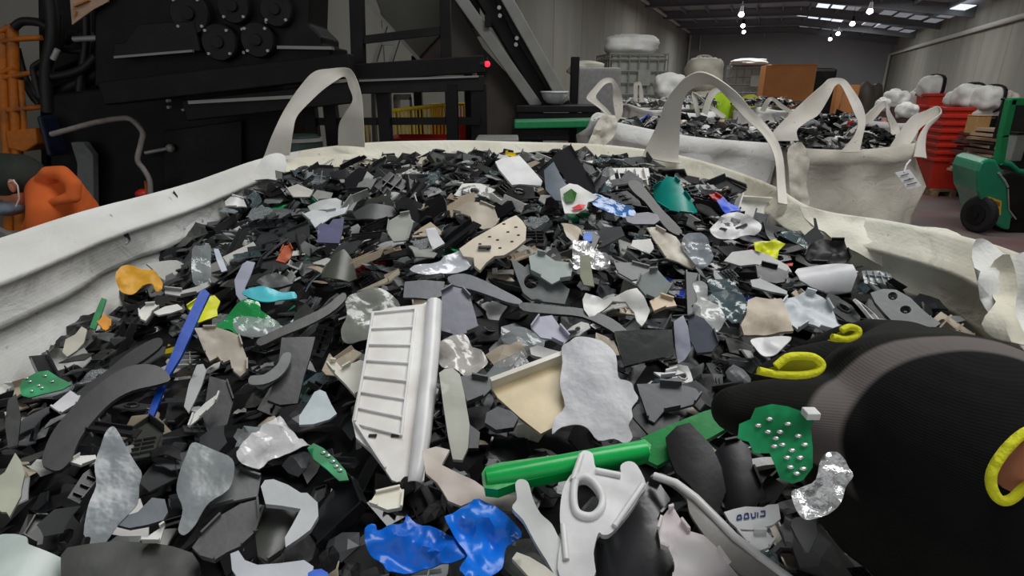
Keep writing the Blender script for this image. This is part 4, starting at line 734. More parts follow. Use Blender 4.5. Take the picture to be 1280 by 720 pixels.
# ------------------------------------------------------------------ loose flakes: prototypes in local space
def rpoly(r, n=None, el=1.0):
    n = n or random.choice((4, 5, 5, 6, 7)); a0 = random.uniform(0, 6.28); out = []
    for i in range(n):
        a = a0+2*PI*(i+random.uniform(-.28, .28))/n; q = r*random.uniform(.6, 1.12); out.append((q*math.cos(a)*el, q*math.sin(a)/el))
    return out
def proto(kind, seed, coarse=False):
    random.seed(seed); mb = MB(); I = lambda x, y, z: Vector((x, y, z)); sd = random.uniform(0, 99)
    r = 1.0; rs = .5 if coarse else .28
    b = random.uniform(.05, .5); a = random.uniform(0, PI); ca, sa = math.cos(a), math.sin(a)
    if kind == 'plate':
        sheet(mb, rpoly(r, el=random.uniform(1, 1.35)), lambda x, y: -b*.6*(x*ca+y*sa)**2+.06*noise.noise(Vector((x, y, sd))), .07, I, res=rs, ragged=.03)
    elif kind == 'shell':
        sheet(mb, rpoly(r, el=random.uniform(1, 1.25)), lambda x, y: -.55*(x*x+y*y)*b*1.6-.3*b*abs(x*ca+y*sa), .06, I, res=rs, ragged=.05)
    elif kind == 'strip':
        L_ = 1.5; w_ = random.uniform(.16, .32)
        sheet(mb, [(-L_, -w_), (L_*random.uniform(.7, 1), -w_*random.uniform(.5, 1)), (L_, w_), (-L_*random.uniform(.7, 1), w_*random.uniform(.6, 1))], lambda x, y: -b*.5*x*x, .1, I, res=rs)
    elif kind == 'corner':            # broken casing corner: plate with two upstanding walls
        p = rpoly(r, 5, 1.15)
        sheet(mb, p, lambda x, y: .05*noise.noise(Vector((x*2, y*2, sd))), .07, I, res=rs*1.3)
        for i in range(random.choice((1, 2, 2, 3))):
            q0, q1 = Vector((*p[i], 0)), Vector((*p[(i+1) % 5], 0)); h = random.uniform(.18, .45)
            d = Vector((q1.y-q0.y, q0.x-q1.x, 0)).normalized()*.05
            mb.prism([q0, q1, q1+Vector((0, 0, h*random.uniform(.5, 1))), q0+Vector((0, 0, h))], d)
    elif kind == 'ribbed':
        p = [(-1, -.6), (.9, -.7), (1, .55), (.2, .75), (-.95, .6)]
        sheet(mb, p, lambda x, y: -b*.3*x*x, .06, I, res=rs*1.3)
        for i in range(4):
            x = -.7+.42*i; mb.box((x, 0, -b*.3*x*x+.08), (.05, 1.05, .2))
        mb.box((0, .1, .06), (1.6, .05, .16))
    elif kind == 'ring':
        n = 14; ro = 1; ri = random.uniform(.45, .65)
        sheet(mb, [(math.cos(i*2*PI/n)*ro, math.sin(i*2*PI/n)*ro*random.uniform(.9, 1)) for i in range(n)]+[], lambda x, y: -.1*x*x, .14, I, holes=[[(math.cos(i*2*PI/10)*ri, math.sin(i*2*PI/10)*ri) for i in range(10)]], res=.4)
    elif kind == 'holed':
        p = rpoly(1.05, 6, 1.2); hx = random.uniform(-.15, .15)
        sheet(mb, p, lambda x, y: -b*.4*(x*ca+y*sa)**2, .08, I, holes=[[(hx+.26*math.cos(i*2*PI/8), .26*math.sin(i*2*PI/8)) for i in range(8)]], res=rs)
        mb.tube([(hx+.3*math.cos(i*2*PI/8), .3*math.sin(i*2*PI/8), .03) for i in range(9)], .06, 5, caps=False)
    elif kind == 'film':
        sheet(mb, rpoly(r, 7, 1.15), lambda x, y: .34*noise.noise(Vector((x*2.2, y*2.2, sd)))+.16*noise.noise(Vector((x*5, y*5, sd)))+.2*abs(noise.noise(Vector((x*1.3, y*1.3, sd+4)))), .012, I, res=.16 if not coarse else .36, ragged=.03)
    elif kind == 'channel':           # U-shaped strip
        L_ = 1.3; mb.box((0, 0, 0), (2*L_, .5, .07)); mb.box((0, .24, .15), (2*L_*.9, .06, .3)); mb.box((.1, -.24, .12), (2*L_*.75, .06, .24))
    me = bpy.data.meshes.new('flake_'+kind); me.from_pydata(mb.v, [], mb.f)
    bm = bmesh.new(); bm.from_mesh(me); bmesh.ops.recalc_face_normals(bm, faces=bm.faces); bm.to_mesh(me); bm.free()
    if kind == 'film': me.polygons.foreach_set('use_smooth', [True]*len(me.polygons))
    me.update(); return me
KINDS_ = ['plate', 'shell', 'strip', 'corner', 'ribbed', 'holed', 'film', 'channel', 'plate', 'corner', 'shell']
PR = {'ring': [proto('ring', 77)]}
for i, k_ in enumerate(KINDS_*2): PR.setdefault(k_, []).append(proto(k_, 100+i))
PRC = {}
for i, k_ in enumerate((KINDS_)*3): PRC.setdefault(k_, []).append(proto(k_, 300+i, True))
# colour families, in the shares the heap shows
FAM = [('black', [(18, 18, 20), (24, 24, 26), (32, 32, 34)], 42), ('charcoal', [(42, 43, 45), (52, 53, 54), (62, 64, 66), (52, 54, 50)], 32), ('grey', [(76, 78, 80), (96, 98, 98), (72, 76, 74)], 11),
       ('pale grey', [(142, 144, 144), (160, 160, 156), (128, 130, 126)], 8), ('white', [(176, 176, 174), (190, 188, 184)], 7), ('beige', [(160, 150, 134), (148, 136, 118)], 4)]
fam_w = [f[2] for f in FAM]
SHN = {'plate': 'flat', 'shell': 'curved', 'strip': 'narrow strip', 'corner': 'angled corner', 'ribbed': 'ribbed', 'holed': 'pierced', 'film': 'crumpled film', 'channel': 'channel', 'ring': 'ring-shaped'}
def normal(x, y):
    e = .03; return Vector((pile(x-e, y)-pile(x+e, y), pile(x, y-e)-pile(x, y+e), 2*e)).normalized()
def over_hero(x, y, pad=0.0):
    for P, c, nn in HERO2:
        if abs(x-c.x) < .16 and abs(y-c.y) < .2 and (inside((x, y), P) or (pad and (abs(x-c.x)+abs(y-c.y)) < pad)): return True
    return False
def in_bag(x, y, m=0.0): 
    return inside((x, y), BAGP) and (m == 0 or all((Vector((x, y))-q).length > m for q in BAGP))
BAGP = [Vector((p.x*.96-.001, .85+(p.y-.85)*.965)) for p in cr(rim, 3, True)]
def visible_px(x, y, z):
    d = Vector((x, y, z))-CAMP; fw = d.y*CP-d.z*SP
    if fw < .05: return None
    return (640+F*d.x/fw, 360-F*(d.y*SP+d.z*CP)/fw)
def hits_hero(x, y, r): return any(over_hero(x+r*k*math.cos(a), y+r*k*math.sin(a)) for k in (0, .55, 1.05) for a in [i*PI/5 for i in range(10)])
random.seed(21)
# --- the mass of small flakes (far more than could be told apart)
flake_mats = []; fam_ix = {}
for nm, cs_, w_ in FAM:
    for c_ in cs_: fam_ix.setdefault(nm, []).append(len(flake_mats)); flake_mats.append(pm(c_, random.choice((.3, .38, .5))))
fx = {}
for nm, m_ in (('clear', FLM), ('smoky', FLD), ('bluef', pm((20, 70, 180))), ('redf', pm((170, 36, 34))), ('greenf', pm((16, 120, 70))), ('yellowf', pm((190, 170, 30))), ('foil', FOIL), ('pcb', PCB), ('glossy', pm((30, 31, 33), .14))):
    fx[nm] = len(flake_mats); flake_mats.append(m_)
def rand_rot(nrm, tilt):
    t = Vector((nrm.x+random.gauss(0, tilt), nrm.y+random.gauss(0, tilt), nrm.z)).normalized()
    q = t.to_track_quat('Z', 'Y').to_matrix(); return q @ Matrix.Rotation(random.uniform(0, 2*PI), 3, 'Z')
sv_, sf_, sm_ = [], [], []
geo = {id(me): ([v.co.copy() for v in me.vertices], [tuple(p.vertices) for p in me.polygons]) for l in PRC.values() for me in l}
def put(me, p, R, s, mi):
    vs, fs = geo[id(me)]; n = len(sv_)
    sv_.extend([p+(R @ v)*s for v in vs]); sf_.extend([tuple(i+n for i in f) for f in fs]); sm_.extend([mi]*len(fs))
def pick_mi():
    r = random.random()
    if r < .035: return fx['clear']
    if r < .045: return fx['smoky']
    if r < .05: return fx['foil']
    if r < .065: return random.choice((fx['bluef'], fx['redf'], fx['greenf'], fx['yellowf'], fx['pcb']))
    if r < .14: return fx['glossy']
    return random.choice(fam_ix[random.choices(FAM, fam_w)[0][0]])
cnt = 0
while cnt < 4300:
    x, y = random.uniform(-.72, .64), random.uniform(.12, 1.72)
    if not in_bag(x, y): continue
    cnt += 1; s = random.uniform(.008, .024)*(1.3 if y > .9 else 1) if cnt > 2000 else random.uniform(.022, .042)*(1.35 if y > .9 else 1)
    z = pile(x, y)+random.uniform(-.032, .008) - (.012 if cnt <= 1500 else 0)
    if over_hero(x, y): z -= .022
    elif s > .018 and hits_hero(x, y, s): z -= .026
    k_ = random.choice(KINDS_); me = random.choice(PRC[k_])
    mi = pick_mi()
    if y > .85 and random.random() < .07: mi = random.choice(fam_ix['pale grey']+fam_ix['white']+fam_ix['beige'])
    if k_ == 'film' and mi not in (fx['clear'], fx['foil'], fx['smoky']): mi = random.choice((fx['clear'], fx['smoky'], mi, mi))
    put(me, Vector((x, y, z)), rand_rot(normal(x, y), .34), s, mi)
# a dark bed under the flakes so no gap shows the inside of the bag
def bed():
    mb = MB(); g = 44; pts = {}; vs = []; fs = []
    for i in range(g+1):
        for j in range(g+1):
            x = -.76+1.46*i/g; y = -.02+1.84*j/g
            pts[(i, j)] = len(vs); vs.append((x, y, pile(x, y)-.034+.014*noise.noise(Vector((x*22, y*22, 0)))))
    for i in range(g):
        for j in range(g):
            c = [vs[pts[q]] for q in ((i, j), (i+1, j), (i+1, j+1), (i, j+1))]
            if all(in_bag(q[0], q[1]) or q[1] < .12 and -.62 < q[0] < .55 for q in c): fs.append((pts[(i, j)], pts[(i+1, j)], pts[(i+1, j+1)], pts[(i, j+1)]))
    n0 = len(sv_); sv_.extend([Vector(v) for v in vs]); sf_.extend([tuple(n0+i for i in f) for f in fs]); sm_.extend([fam_ix['black'][0]]*len(fs))
bed()
me = bpy.data.meshes.new('plastic_flakes'); off = Vector((0, .85, 1.4))
me.from_pydata([v-off for v in sv_], [], sf_)
for m_ in flake_mats: me.materials.append(m_)
me.polygons.foreach_set('material_index', sm_); me.update()
o = bpy.data.objects.new('plastic_flakes', me); o.location = off; C.objects.link(o)
tag(o, 'mass of small broken black and grey plastic flakes filling the front bag', 'plastic flakes', kind='stuff')
# --- the loose pieces that show largest, each an object of its own
random.seed(5)
AREAS = lambda x, y: ('near the camera', 'foremost third') if y < .62 else (('middle', 'middle third') if y < 1.08 else ('back', 'rear third'))
slots = {}
n_ind = 0; tries = 0; placed = []
while n_ind < 190 and tries < 16000:
    tries += 1
    y = random.choice((random.uniform(.22, .7), random.uniform(.4, 1.1), random.uniform(.9, 1.6))); x = random.uniform(-.66, .58)
    if not in_bag(x, y, .035): continue
    z = pile(x, y); q = visible_px(x, y, z)
    if q is None or not (-10 < q[0] < 1290 and 185 < q[1] < 725): continue
    s = (random.uniform(.028, .050) if y > .9 else random.uniform(.022, .038))*(1 if n_ind < 110 else .7)
    if any((Vector((x, y))-c).length < .55*(s+r_) for c, r_ in placed): continue
    if hits_hero(x, y, s): continue
    placed.append((Vector((x, y)), s))
    k_ = random.choice(KINDS_) if n_ind % 40 else 'ring'
    if k_ == 'film': fam, m_ = random.choice((('clear', FLM), ('smoky', FLD), ('clear', FLM)))
    else:
        f_ = random.choices(FAM, fam_w)[0]; fam = f_[0]; m_ = pm(random.choice(f_[1]), random.choice((.2, .3, .38, .5)))
    me0 = random.choice(PR[k_]); key = (me0.name, m_.name)
    if key not in slots:
        me = me0.copy(); me.materials.clear(); me.materials.append(m_); slots[key] = me
    o = bpy.data.objects.new('plastic_flake', slots[key]); C.objects.link(o)
    R = rand_rot(normal(x, y)+Vector((0, -.25, 0)), .32); o.matrix_world = Matrix.Translation((x, y, z+random.uniform(.0, .012))) @ R.to_4x4() @ Matrix.Diagonal((s, s, s, 1))
    third = AREAS(x, y)[1]; sidew = 'left' if x < -.2 else ('centre' if x < .2 else 'right')
    tag(o, f'loose {fam} {SHN[k_]} plastic flake, {third} of the front heap, {sidew} part', 'plastic flake', f'loose {fam} {SHN[k_]} flakes, {third} of front heap, {sidew}')
    n_ind += 1
print('individual flakes', n_ind)
# ------------------------------------------------------------------ the gloved hand reaching in from the right
def skin_obj(name, chains, mats, parent, sub=2):
    """one continuous surface grown over chains of (point, radius); each chain starts at an index of an earlier vertex"""
    vs = []; es = []; rs = []
    for ch in chains:
        prev = ch[0] if isinstance(ch[0], int) else None
        for q in (ch[1:] if prev is not None else ch):
            vs.append(Vector(q[0])); rs.append(q[1]); i = len(vs)-1
            if prev is not None: es.append((prev, i))
            prev = i
    off = ORG.get(parent.name, Vector()) if parent else Vector()
    me = bpy.data.meshes.new(name); me.from_pydata([v-off for v in vs], es, []); o = bpy.data.objects.new(name, me); C.objects.link(o)
    for m_ in (mats if isinstance(mats, list) else [mats]): me.materials.append(m_)
    if parent: o.parent = parent
    md = o.modifiers.new('skin', 'SKIN'); md.use_smooth_shade = True; md.branch_smoothing = .6
    for i, r in enumerate(rs):
        rr = r if isinstance(r, tuple) else (r, r); me.skin_vertices[0].data[i].radius = rr
    me.skin_vertices[0].data[0].use_root = True
    s_ = o.modifiers.new('sub', 'SUBSURF'); s_.levels = s_.render_levels = sub
    # bake so the shape is a plain mesh
    dg = bpy.context.evaluated_depsgraph_get(); bpy.context.view_layer.update(); dg.update()
    nm = bpy.data.meshes.new_from_object(o.evaluated_get(dg)); o.modifiers.clear(); o.data = nm
    nm.polygons.foreach_set('use_smooth', [True]*len(nm.polygons))
    return o
def D(px, py, d): return CAMP+ray(px, py)*d
# knitted glove: black with one grey ribbed band across the knuckles, set by distance along the hand
def glove_mat(c0, zc, din, dout):
    m, nt, p = nodes('black_knit_glove_with_grey_band'); N, L = nt.nodes, nt.links
    tc = N.new('ShaderNodeTexCoord'); di = N.new('ShaderNodeVectorMath'); di.operation = 'DISTANCE'; di.inputs[1].default_value = c0
    L.new(tc.outputs['Object'], di.inputs[0])
    r = N.new('ShaderNodeValToRGB'); mr = N.new('ShaderNodeMapRange'); mr.inputs[1].default_value = .05; mr.inputs[2].default_value = .20
    L.new(di.outputs['Value'], mr.inputs[0]); L.new(mr.outputs[0], r.inputs[0])
    blk = (.0040, .0042, .0044, 1); fg = (.0075, .0078, .0058, 1); gr = (.150, .130, .124, 1); e = r.color_ramp.elements
    e[0].position = 0; e[0].color = blk; e[1].position = 1; e[1].color = fg
    i0, i1 = (din-.05)/.15, (dout-.05)/.15
    for pos, c in ((i0, blk), (i0+.02, gr), (i1-.02, gr), (i1, fg)): q = e.new(pos); q.color = c
    sx = N.new('ShaderNodeSeparateXYZ'); L.new(tc.outputs['Object'], sx.inputs[0]); mz = N.new('ShaderNodeMapRange')
    mz.inputs[1].default_value = zc-.006; mz.inputs[2].default_value = zc+.006; L.new(sx.outputs['Z'], mz.inputs[0])
    mx = N.new('ShaderNodeMix'); mx.data_type = 'RGBA'; L.new(mz.outputs[0], mx.inputs['Factor']); mx.inputs['A'].default_value = fg; L.new(r.outputs[0], mx.inputs['B'])
    L.new(mx.outputs['Result'], p.inputs['Base Color']); p.inputs['Roughness'].default_value = .85; p.inputs['Specular IOR Level'].default_value = .2
    w_ = N.new('ShaderNodeTexWave'); w_.inputs['Scale'].default_value = 260; w_.inputs['Distortion'].default_value = .8; w_.inputs['Detail'].default_value = 2; w_.bands_direction = 'Z'; L.new(tc.outputs['Object'], w_.inputs[0])
    b = N.new('ShaderNodeBump'); b.inputs['Strength'].default_value = .13; b.inputs['Distance'].default_value = .0008; L.new(w_.outputs['Fac'], b.inputs['Height'])
    n3 = N.new('ShaderNodeTexNoise'); n3.inputs['Scale'].default_value = 28; n3.inputs['Detail'].default_value = 2; L.new(tc.outputs['Object'], n3.inputs[0])
    b2 = N.new('ShaderNodeBump'); b2.inputs['Strength'].default_value = .25; b2.inputs['Distance'].default_value = .01; L.new(n3.outputs[0], b2.inputs['Height']); L.new(b.outputs[0], b2.inputs['Normal']); L.new(b2.outputs[0], p.inputs['Normal'])
    return m
HO = D(1180, 560, .33)
ps = thing('person', 'hand in a black knitted glove with grey band and yellow hems holding a circuit board', 'person', HO)
c0 = D(1262, 600, .335)-HO
def HP(px, py, d, r): return (D(px, py, d), r*d/F)
arm = [HP(1500, 930, .26, 140), HP(1410, 820, .28, 165), HP(1320, 710, .30, 185), HP(1245, 625, .315, 178), HP(1185, 565, .325, 150), HP(1125, 522, .335, 108)]
knit = [arm,
  [5, HP(1065, 530, .33, 62), HP(1005, 522, .33, 52), HP(955, 516, .33, 41), HP(918, 512, .33, 29)],      # first finger, towards the board
  [5, HP(1105, 470, .37, 52), HP(1055, 460, .385, 38), HP(1008, 462, .39, 31), HP(962, 476, .39, 23)],        # second finger
  [5, HP(1128, 448, .40, 48), HP(1092, 432, .425, 34), HP(1056, 430, .435, 24), HP(1020, 440, .44, 18)],     # third finger behind
  [4, HP(1168, 452, .42, 44), HP(1118, 442, .44, 32), HP(1076, 446, .45, 22)],                                # little finger, farthest
  [3, HP(1160, 655, .315, 92), HP(1096, 650, .325, 58), HP(1058, 628, .33, 42), HP(1034, 602, .335, 27)],
  [0, (Vector((.40, -.14, 1.42)), .052), (Vector((.44, -.45, 1.40)), .058)]]     # thumb under the board, then the forearm
def capsule_body(name, chains, m_, parent, vox=.003, smooth_it=8):
    """one continuous surface: rounded tapering limbs merged into a single skin"""
    m = MB(); flat = []
    for ch in chains:
        pts = [flat[ch[0]]]+ch[1:] if isinstance(ch[0], int) else list(ch)
        flat += (ch[1:] if isinstance(ch[0], int) else ch)
        for (a, ra), (b, rb) in zip(pts[:-1], pts[1:]):
            n_ = max(2, int((b-a).length/(.35*min(ra, rb))))
            for i in range(n_+1): t = i/n_; m.blob(a.lerp(b, t), ra+(rb-ra)*t, 22, 14, 0)
    o = m.build(name, m_, parent, smooth=False, fix=False)
    rm = o.modifiers.new('r', 'REMESH'); rm.mode = 'VOXEL'; rm.voxel_size = vox
    sm_ = o.modifiers.new('s', 'SMOOTH'); sm_.factor = .6; sm_.iterations = smooth_it
    dg = bpy.context.evaluated_depsgraph_get(); bpy.context.view_layer.update(); dg.update()
    nm = bpy.data.meshes.new_from_object(o.evaluated_get(dg)); o.modifiers.clear(); o.data = nm
    nm.polygons.foreach_set('use_smooth', [True]*len(nm.polygons)); return o
g = capsule_body('glove', knit, M['black'], ps, smooth_it=4)
from mathutils.bvhtree import BVHTree
_bv = BVHTree.FromPolygons([v.co.copy() for v in g.data.vertices], [tuple(p.vertices) for p in g.data.polygons])
def on_glove(px, py): h = _bv.ray_cast(CAMP-HO, ray(px, py).normalized()); return h[0]
c0 = on_glove(1262, 600) or (D(1262, 600, .27)-HO)
mean = lambda L_: sum(L_)/len(L_)
din = mean([(on_glove(*q)-c0).length for q in ((1122, 480), (1180, 418), (1096, 590)) if on_glove(*q)]); dout = mean([(on_glove(*q)-c0).length for q in ((1048, 490), (1034, 570), (1090, 430)) if on_glove(*q)])+.006
print('glove band', din, dout)
g.data.materials.clear(); g.data.materials.append(glove_mat(c0, ((on_glove(1075, 618) or D(1075, 618, .3)-HO)).z, din, dout))
YH = mat('yellow_knit_hem', (206, 200, 30), .8, var=.12, scale=60, bump=.3, bscale=200, gain=1.6)
YH2 = mat('yellow_hem_inside', (140, 136, 24), .85)
# loose yellow finger hems, seen as small open loops on the fingers
def loop(pts_out, pts_in_d, d, inner=True):
    P = [D(x, y, d) for x, y in pts_out]; mb = MB(); mb.tube(cr(P, 4), .0021, 8); o = mb.build('yellow_hem', YH, ps, smooth=True)
    if inner:
        mb = MB(); c = D(sum(p[0] for p in pts_out)/len(pts_out), sum(p[1] for p in pts_out)/len(pts_out), d+.006)
        Q = cr(P, 3); n = len(Q); mb.add(Q+[c], [(i, (i+1) % n, n) for i in range(n)]); mb.add([q+Vector((0, .004, -.004)) for q in Q]+[c+Vector((0, .004, -.004))], [(i, n, (i+1) % n) for i in range(n)])
        mb.build('hem_lining', YH2, ps, smooth=True)
loop([(948, 463), (972, 468), (1000, 469), (1020, 465), (1027, 456), (1018, 447), (1000, 445), (984, 447), (970, 458)], 0, .285)
loop([(1040, 421), (1058, 424), (1071, 419), (1072, 412), (1062, 409), (1052, 413)], 0, .33)
loop([(1296, 534), (1275, 545), (1254, 566), (1240, 590), (1240, 610), (1250, 625), (1264, 624), (1280, 610), (1300, 596)], 0, .235, inner=False)
sn = skin_obj('thumb_skin', [[(D(1345, 550, .225), .012), (D(1300, 575, .235), .0105), (D(1272, 590, .245), .009), (D(1262, 600, .26), .006)]], M['skin'], ps)
# what the hand holds
def held(name, label, cat, poly, m_, d, k, **kw): return H(name, label, cat, poly, m_, depth=d, k=k, foot=False, **kw)
p3 = held('circuit_board', 'broken green circuit board with solder blobs held in the gloved fingers', 'circuit board', [(922, 548), (924, 530), (938, 524), (944, 510), (965, 505), (985, 508), (1002, 514), (1018, 512), (1022, 522), (1013, 532), (1016, 560), (1016, 584), (1004, 600), (990, 604), (975, 598), (968, 580), (962, 566), (942, 566), (936, 552)], PCB, .295, .8, th=.0018)
pcbparts(p3, [(970, 548), (978, 556), (990, 563), (1004, 586), (968, 558), (984, 572), (996, 592), (975, 540), (960, 540), (948, 532), (962, 524), (985, 530), (998, 545), (1006, 556), (1000, 572), (988, 584)], .0013)
def capc(mb, T, loc, hf, nn):
    a = loc(1013, 518); mb.box(T(*a, .002), (.007, .007, .004))
on_hero(p3, 'white_connector', WH, capc, bevel=.0005)
held('foil_sheet', 'crumpled shiny silver foil under the held circuit board', 'foil', [(990, 612), (1004, 604), (1020, 598), (1026, 572), (1038, 564), (1050, 568), (1060, 582), (1067, 594), (1058, 606), (1052, 626), (1036, 640), (1012, 649), (1000, 642), (992, 628)], FOIL, .285, .7, th=.001, crump=.009, cf=60, res=.0022, smooth=True)
# ------------------------------------------------------------------ bags behind
def strap_px(parent, pairs, name='carry_handle'): strap(name, pairs, M['strap'], parent, th=.006)
def heap(parent_label, name, cen, rx, ry, z, n, seed, smin=.02, smax=.05, rot=0, cols=None, mound=.06):
    random.seed(seed); s_ = len(sv_); V_, F_, M_ = [], [], []
    for i in range(n):
        a = random.uniform(0, 2*PI); r = math.sqrt(random.random()); dx, dy = r*math.cos(a)*rx, r*math.sin(a)*ry
        # squarish plan
        dx, dy = random.uniform(-rx, rx), random.uniform(-ry, ry); r = max(abs(dx)/rx, abs(dy)/ry)
        p = Vector((cen[0]+dx*math.cos(rot)-dy*math.sin(rot), cen[1]+dx*math.sin(rot)+dy*math.cos(rot), z+mound*(1-r*r)+random.uniform(-.03, .02)))
        me = random.choice(PRC[random.choice(KINDS_)]); vs, fs = geo[id(me)]; R = rand_rot(Vector((0, 0, 1)), .5); s = random.uniform(smin, smax); n0 = len(V_)
        V_.extend([p+(R @ v)*s for v in vs]); F_.extend([tuple(q+n0 for q in f) for f in fs]); M_.extend([cols() if cols else (random.choice(fam_ix['white']+fam_ix['pale grey']+fam_ix['grey']+fam_ix['beige']) if random.random() < .24 else pick_mi())]*len(fs))
    n0 = len(V_); c, s = math.cos(rot), math.sin(rot)
    V_ += [Vector((cen[0]+(a*rx*1.05)*c-(b*ry*1.05)*s, cen[1]+(a*rx*1.05)*s+(b*ry*1.05)*c, z-.03)) for a, b in ((-1, -1), (1, -1), (1, 1), (-1, 1))]; F_.append((n0, n0+1, n0+2, n0+3)); M_.append(0)
    me = bpy.data.meshes.new(name); of = Vector((cen[0], cen[1], z)); me.from_pydata([v-of for v in V_], [], F_)
    for m_ in flake_mats: me.materials.append(m_)
    me.polygons.foreach_set('material_index', M_); me.update(); o = bpy.data.objects.new(name, me); o.location = of; C.objects.link(o)
    return tag(o, parent_label, 'plastic flakes', kind='stuff')
def sq_rim(p0, p1, depth, sag=.03, z=None, n=3):
    """rim of a square bag from its near edge p0-p1 going back by depth"""
    d = (p1-p0); d.z = 0; L_ = d.length; u = d.normalized(); v = Vector((-u.y, u.x, 0)); 
    q = [p0, p1, p1+v*depth, p0+v*depth]; q[2].z = p1.z; q[3].z = p0.z; out = []
    for i in range(4):
        a, b = q[i], q[(i+1) % 4]
        for t in (.1, .5, .9):
            p = a.lerp(b, t); p.z -= sag*random.uniform(.2, 1)*(1 if t == .5 else .1); c = (q[0]+q[2])/2
            if t == .5: p += Vector((p.x-c.x, p.y-c.y, 0)).normalized()*.03
            out.append(p)
    return out, (q[0]+q[2])/2, math.atan2(u.y, u.x)
random.seed(3)
# bag B: low wide white bag straight behind the front one
p0, p1 = PV(752, 150, 3.12), PV(976, 181, 3.02)
rb, cB, rotB = sq_rim(p0, p1, 1.05)
B = thing('bulk_bag', 'white bulk bag of mixed scrap just behind the front bag, left of the cream one', 'bag', (cB.x, cB.y, 0))
bulk_bag(B, rb, M['bag'], .12, .3, band=.08, cen=cB, bulge=.05, amp=.03, n=8)
strap_px(B, [((765, 154), (776, 160), 3.12), ((752, 138), (762, 140), 3.12), ((740, 129), (748, 126), 3.13), ((733, 122), (745, 120), 3.14), ((742, 110), (751, 111), 3.15), ((753, 99), (757, 105), 3.16), ((765, 98), (764, 104), 3.18), ((774, 110), (766, 112), 3.2), ((778, 124), (766, 125), 3.22), ((778, 142), (769, 146), 3.22), ((772, 152), (765, 154), 3.22)])
cloth('cloth_flap', [(735, 180), (748, 150), (760, 144), (772, 150), (768, 168), (756, 182), (740, 184)], 3.0, M['baggrey'], B, amp=.04, k=.7)
heap('heap of mixed flakes in the bag behind, between its loose handles', 'plastic_flakes', (cB.x, cB.y), .50, .50, 1.45, 420, 31, .02, .055, rotB)
# two loose loops over bag B
for nm_, prs in (('a', [((872, 150), (878, 152), 3.7), ((866, 128), (872, 128), 3.7), ((866, 115), (873, 120), 3.7), ((885, 128), (884, 134), 3.65), ((908, 145), (904, 149), 3.6)]), ('b', [((877, 140), (884, 144), 3.6), ((885, 118), (891, 124), 3.6), ((895, 110), (899, 115), 3.6), ((906, 112), (905, 118), 3.6)])): strap_px(B, prs)
# bag C: cream grey bag to the right with a tag
p0, p1 = PV(988, 186, 3.0), PV(1160, 178, 2.95)
rc, cC, rotC = sq_rim(p0, p1, 1.0, .03)
Cb = thing('bulk_bag', 'cream grey bulk bag with a white paper tag, right of the white one behind', 'bag', (cC.x, cC.y, 0))
bulk_bag(Cb, rc, M['baggrey'], .05, .3, band=.07, cen=cC, bulge=.07, amp=.02, n=8, seed=4)
strap_px(Cb, [((962, 176), (998, 176), 2.84), ((967, 164), (996, 163), 2.85), ((984, 146), (1009, 152), 2.87), ((1003, 128), (1023, 143), 2.9), ((1028, 106), (1037, 120), 2.92), ((1038, 98), (1043, 108), 2.94), ((1055, 99), (1050, 106), 2.95), ((1066, 112), (1058, 120), 2.93), ((1077, 130), (1066, 138), 2.9), ((1082, 150), (1072, 155), 2.88), ((1078, 172), (1066, 172), 2.85), ((1074, 190), (1050, 190), 2.82)])
strap_px(Cb, [((1046, 172), (1052, 184), 3.3), ((1070, 156), (1075, 166), 3.4), ((1088, 138), (1092, 150), 3.5), ((1100, 128), (1104, 136), 3.55), ((1107, 127), (1107, 136), 3.6), ((1113, 140), (1108, 144), 3.6), ((1123, 158), (1113, 162), 3.6), ((1126, 170), (1114, 174), 3.55)])
strap_px(Cb, [((1112, 184), (1128, 194), 2.95), ((1124, 166), (1140, 176), 3.0), ((1140, 146), (1150, 160), 3.05), ((1158, 138), (1163, 152), 3.1), ((1172, 133), (1177, 141), 3.1), ((1176, 141), (1172, 148), 3.08), ((1160, 154), (1160, 162), 3.02), ((1148, 172), (1156, 180), 2.96), ((1142, 196), (1158, 198), 2.9)])
cloth('cloth_flap', [(985, 186), (1002, 178), (1012, 200), (1008, 228), (1012, 256), (990, 248), (986, 214)], 2.70, M['baggrey'], Cb, amp=.03, k=.8)
heap('heap of dark flakes in the cream grey bag behind', 'plastic_flakes', (cC.x-.02, cC.y), .31, .44, 1.42, 360, 33, .02, .05, rotC, mound=.12)
tg = thing('paper_tag', 'white paper tag tied to the corner of the cream grey bag', 'tag', PV(1135, 224, 2.66))
m = MB(); m.prism([PV(x, y, 2.66) for x, y in ((1119, 216), (1137, 212), (1152, 232), (1134, 237))], (0, .003, 0)); m.build('tag_card', M['paper'], tg)
m = MB()
for a, b in (((1126, 220), (1136, 217)), ((1130, 226), (1142, 223)), ((1134, 231), (1146, 228)), ((1136, 223), (1139, 224))): m.bar(PV(*a, 2.655), PV(*b, 2.655), .003, .003)
m.build('tag_print', M['ink'], tg)
m = MB(); m.tube([PV(1130, 215, 2.66), PV(1133, 206, 2.67), PV(1138, 200, 2.7)], .004, 6); m.build('tag_string', M['white'], tg)
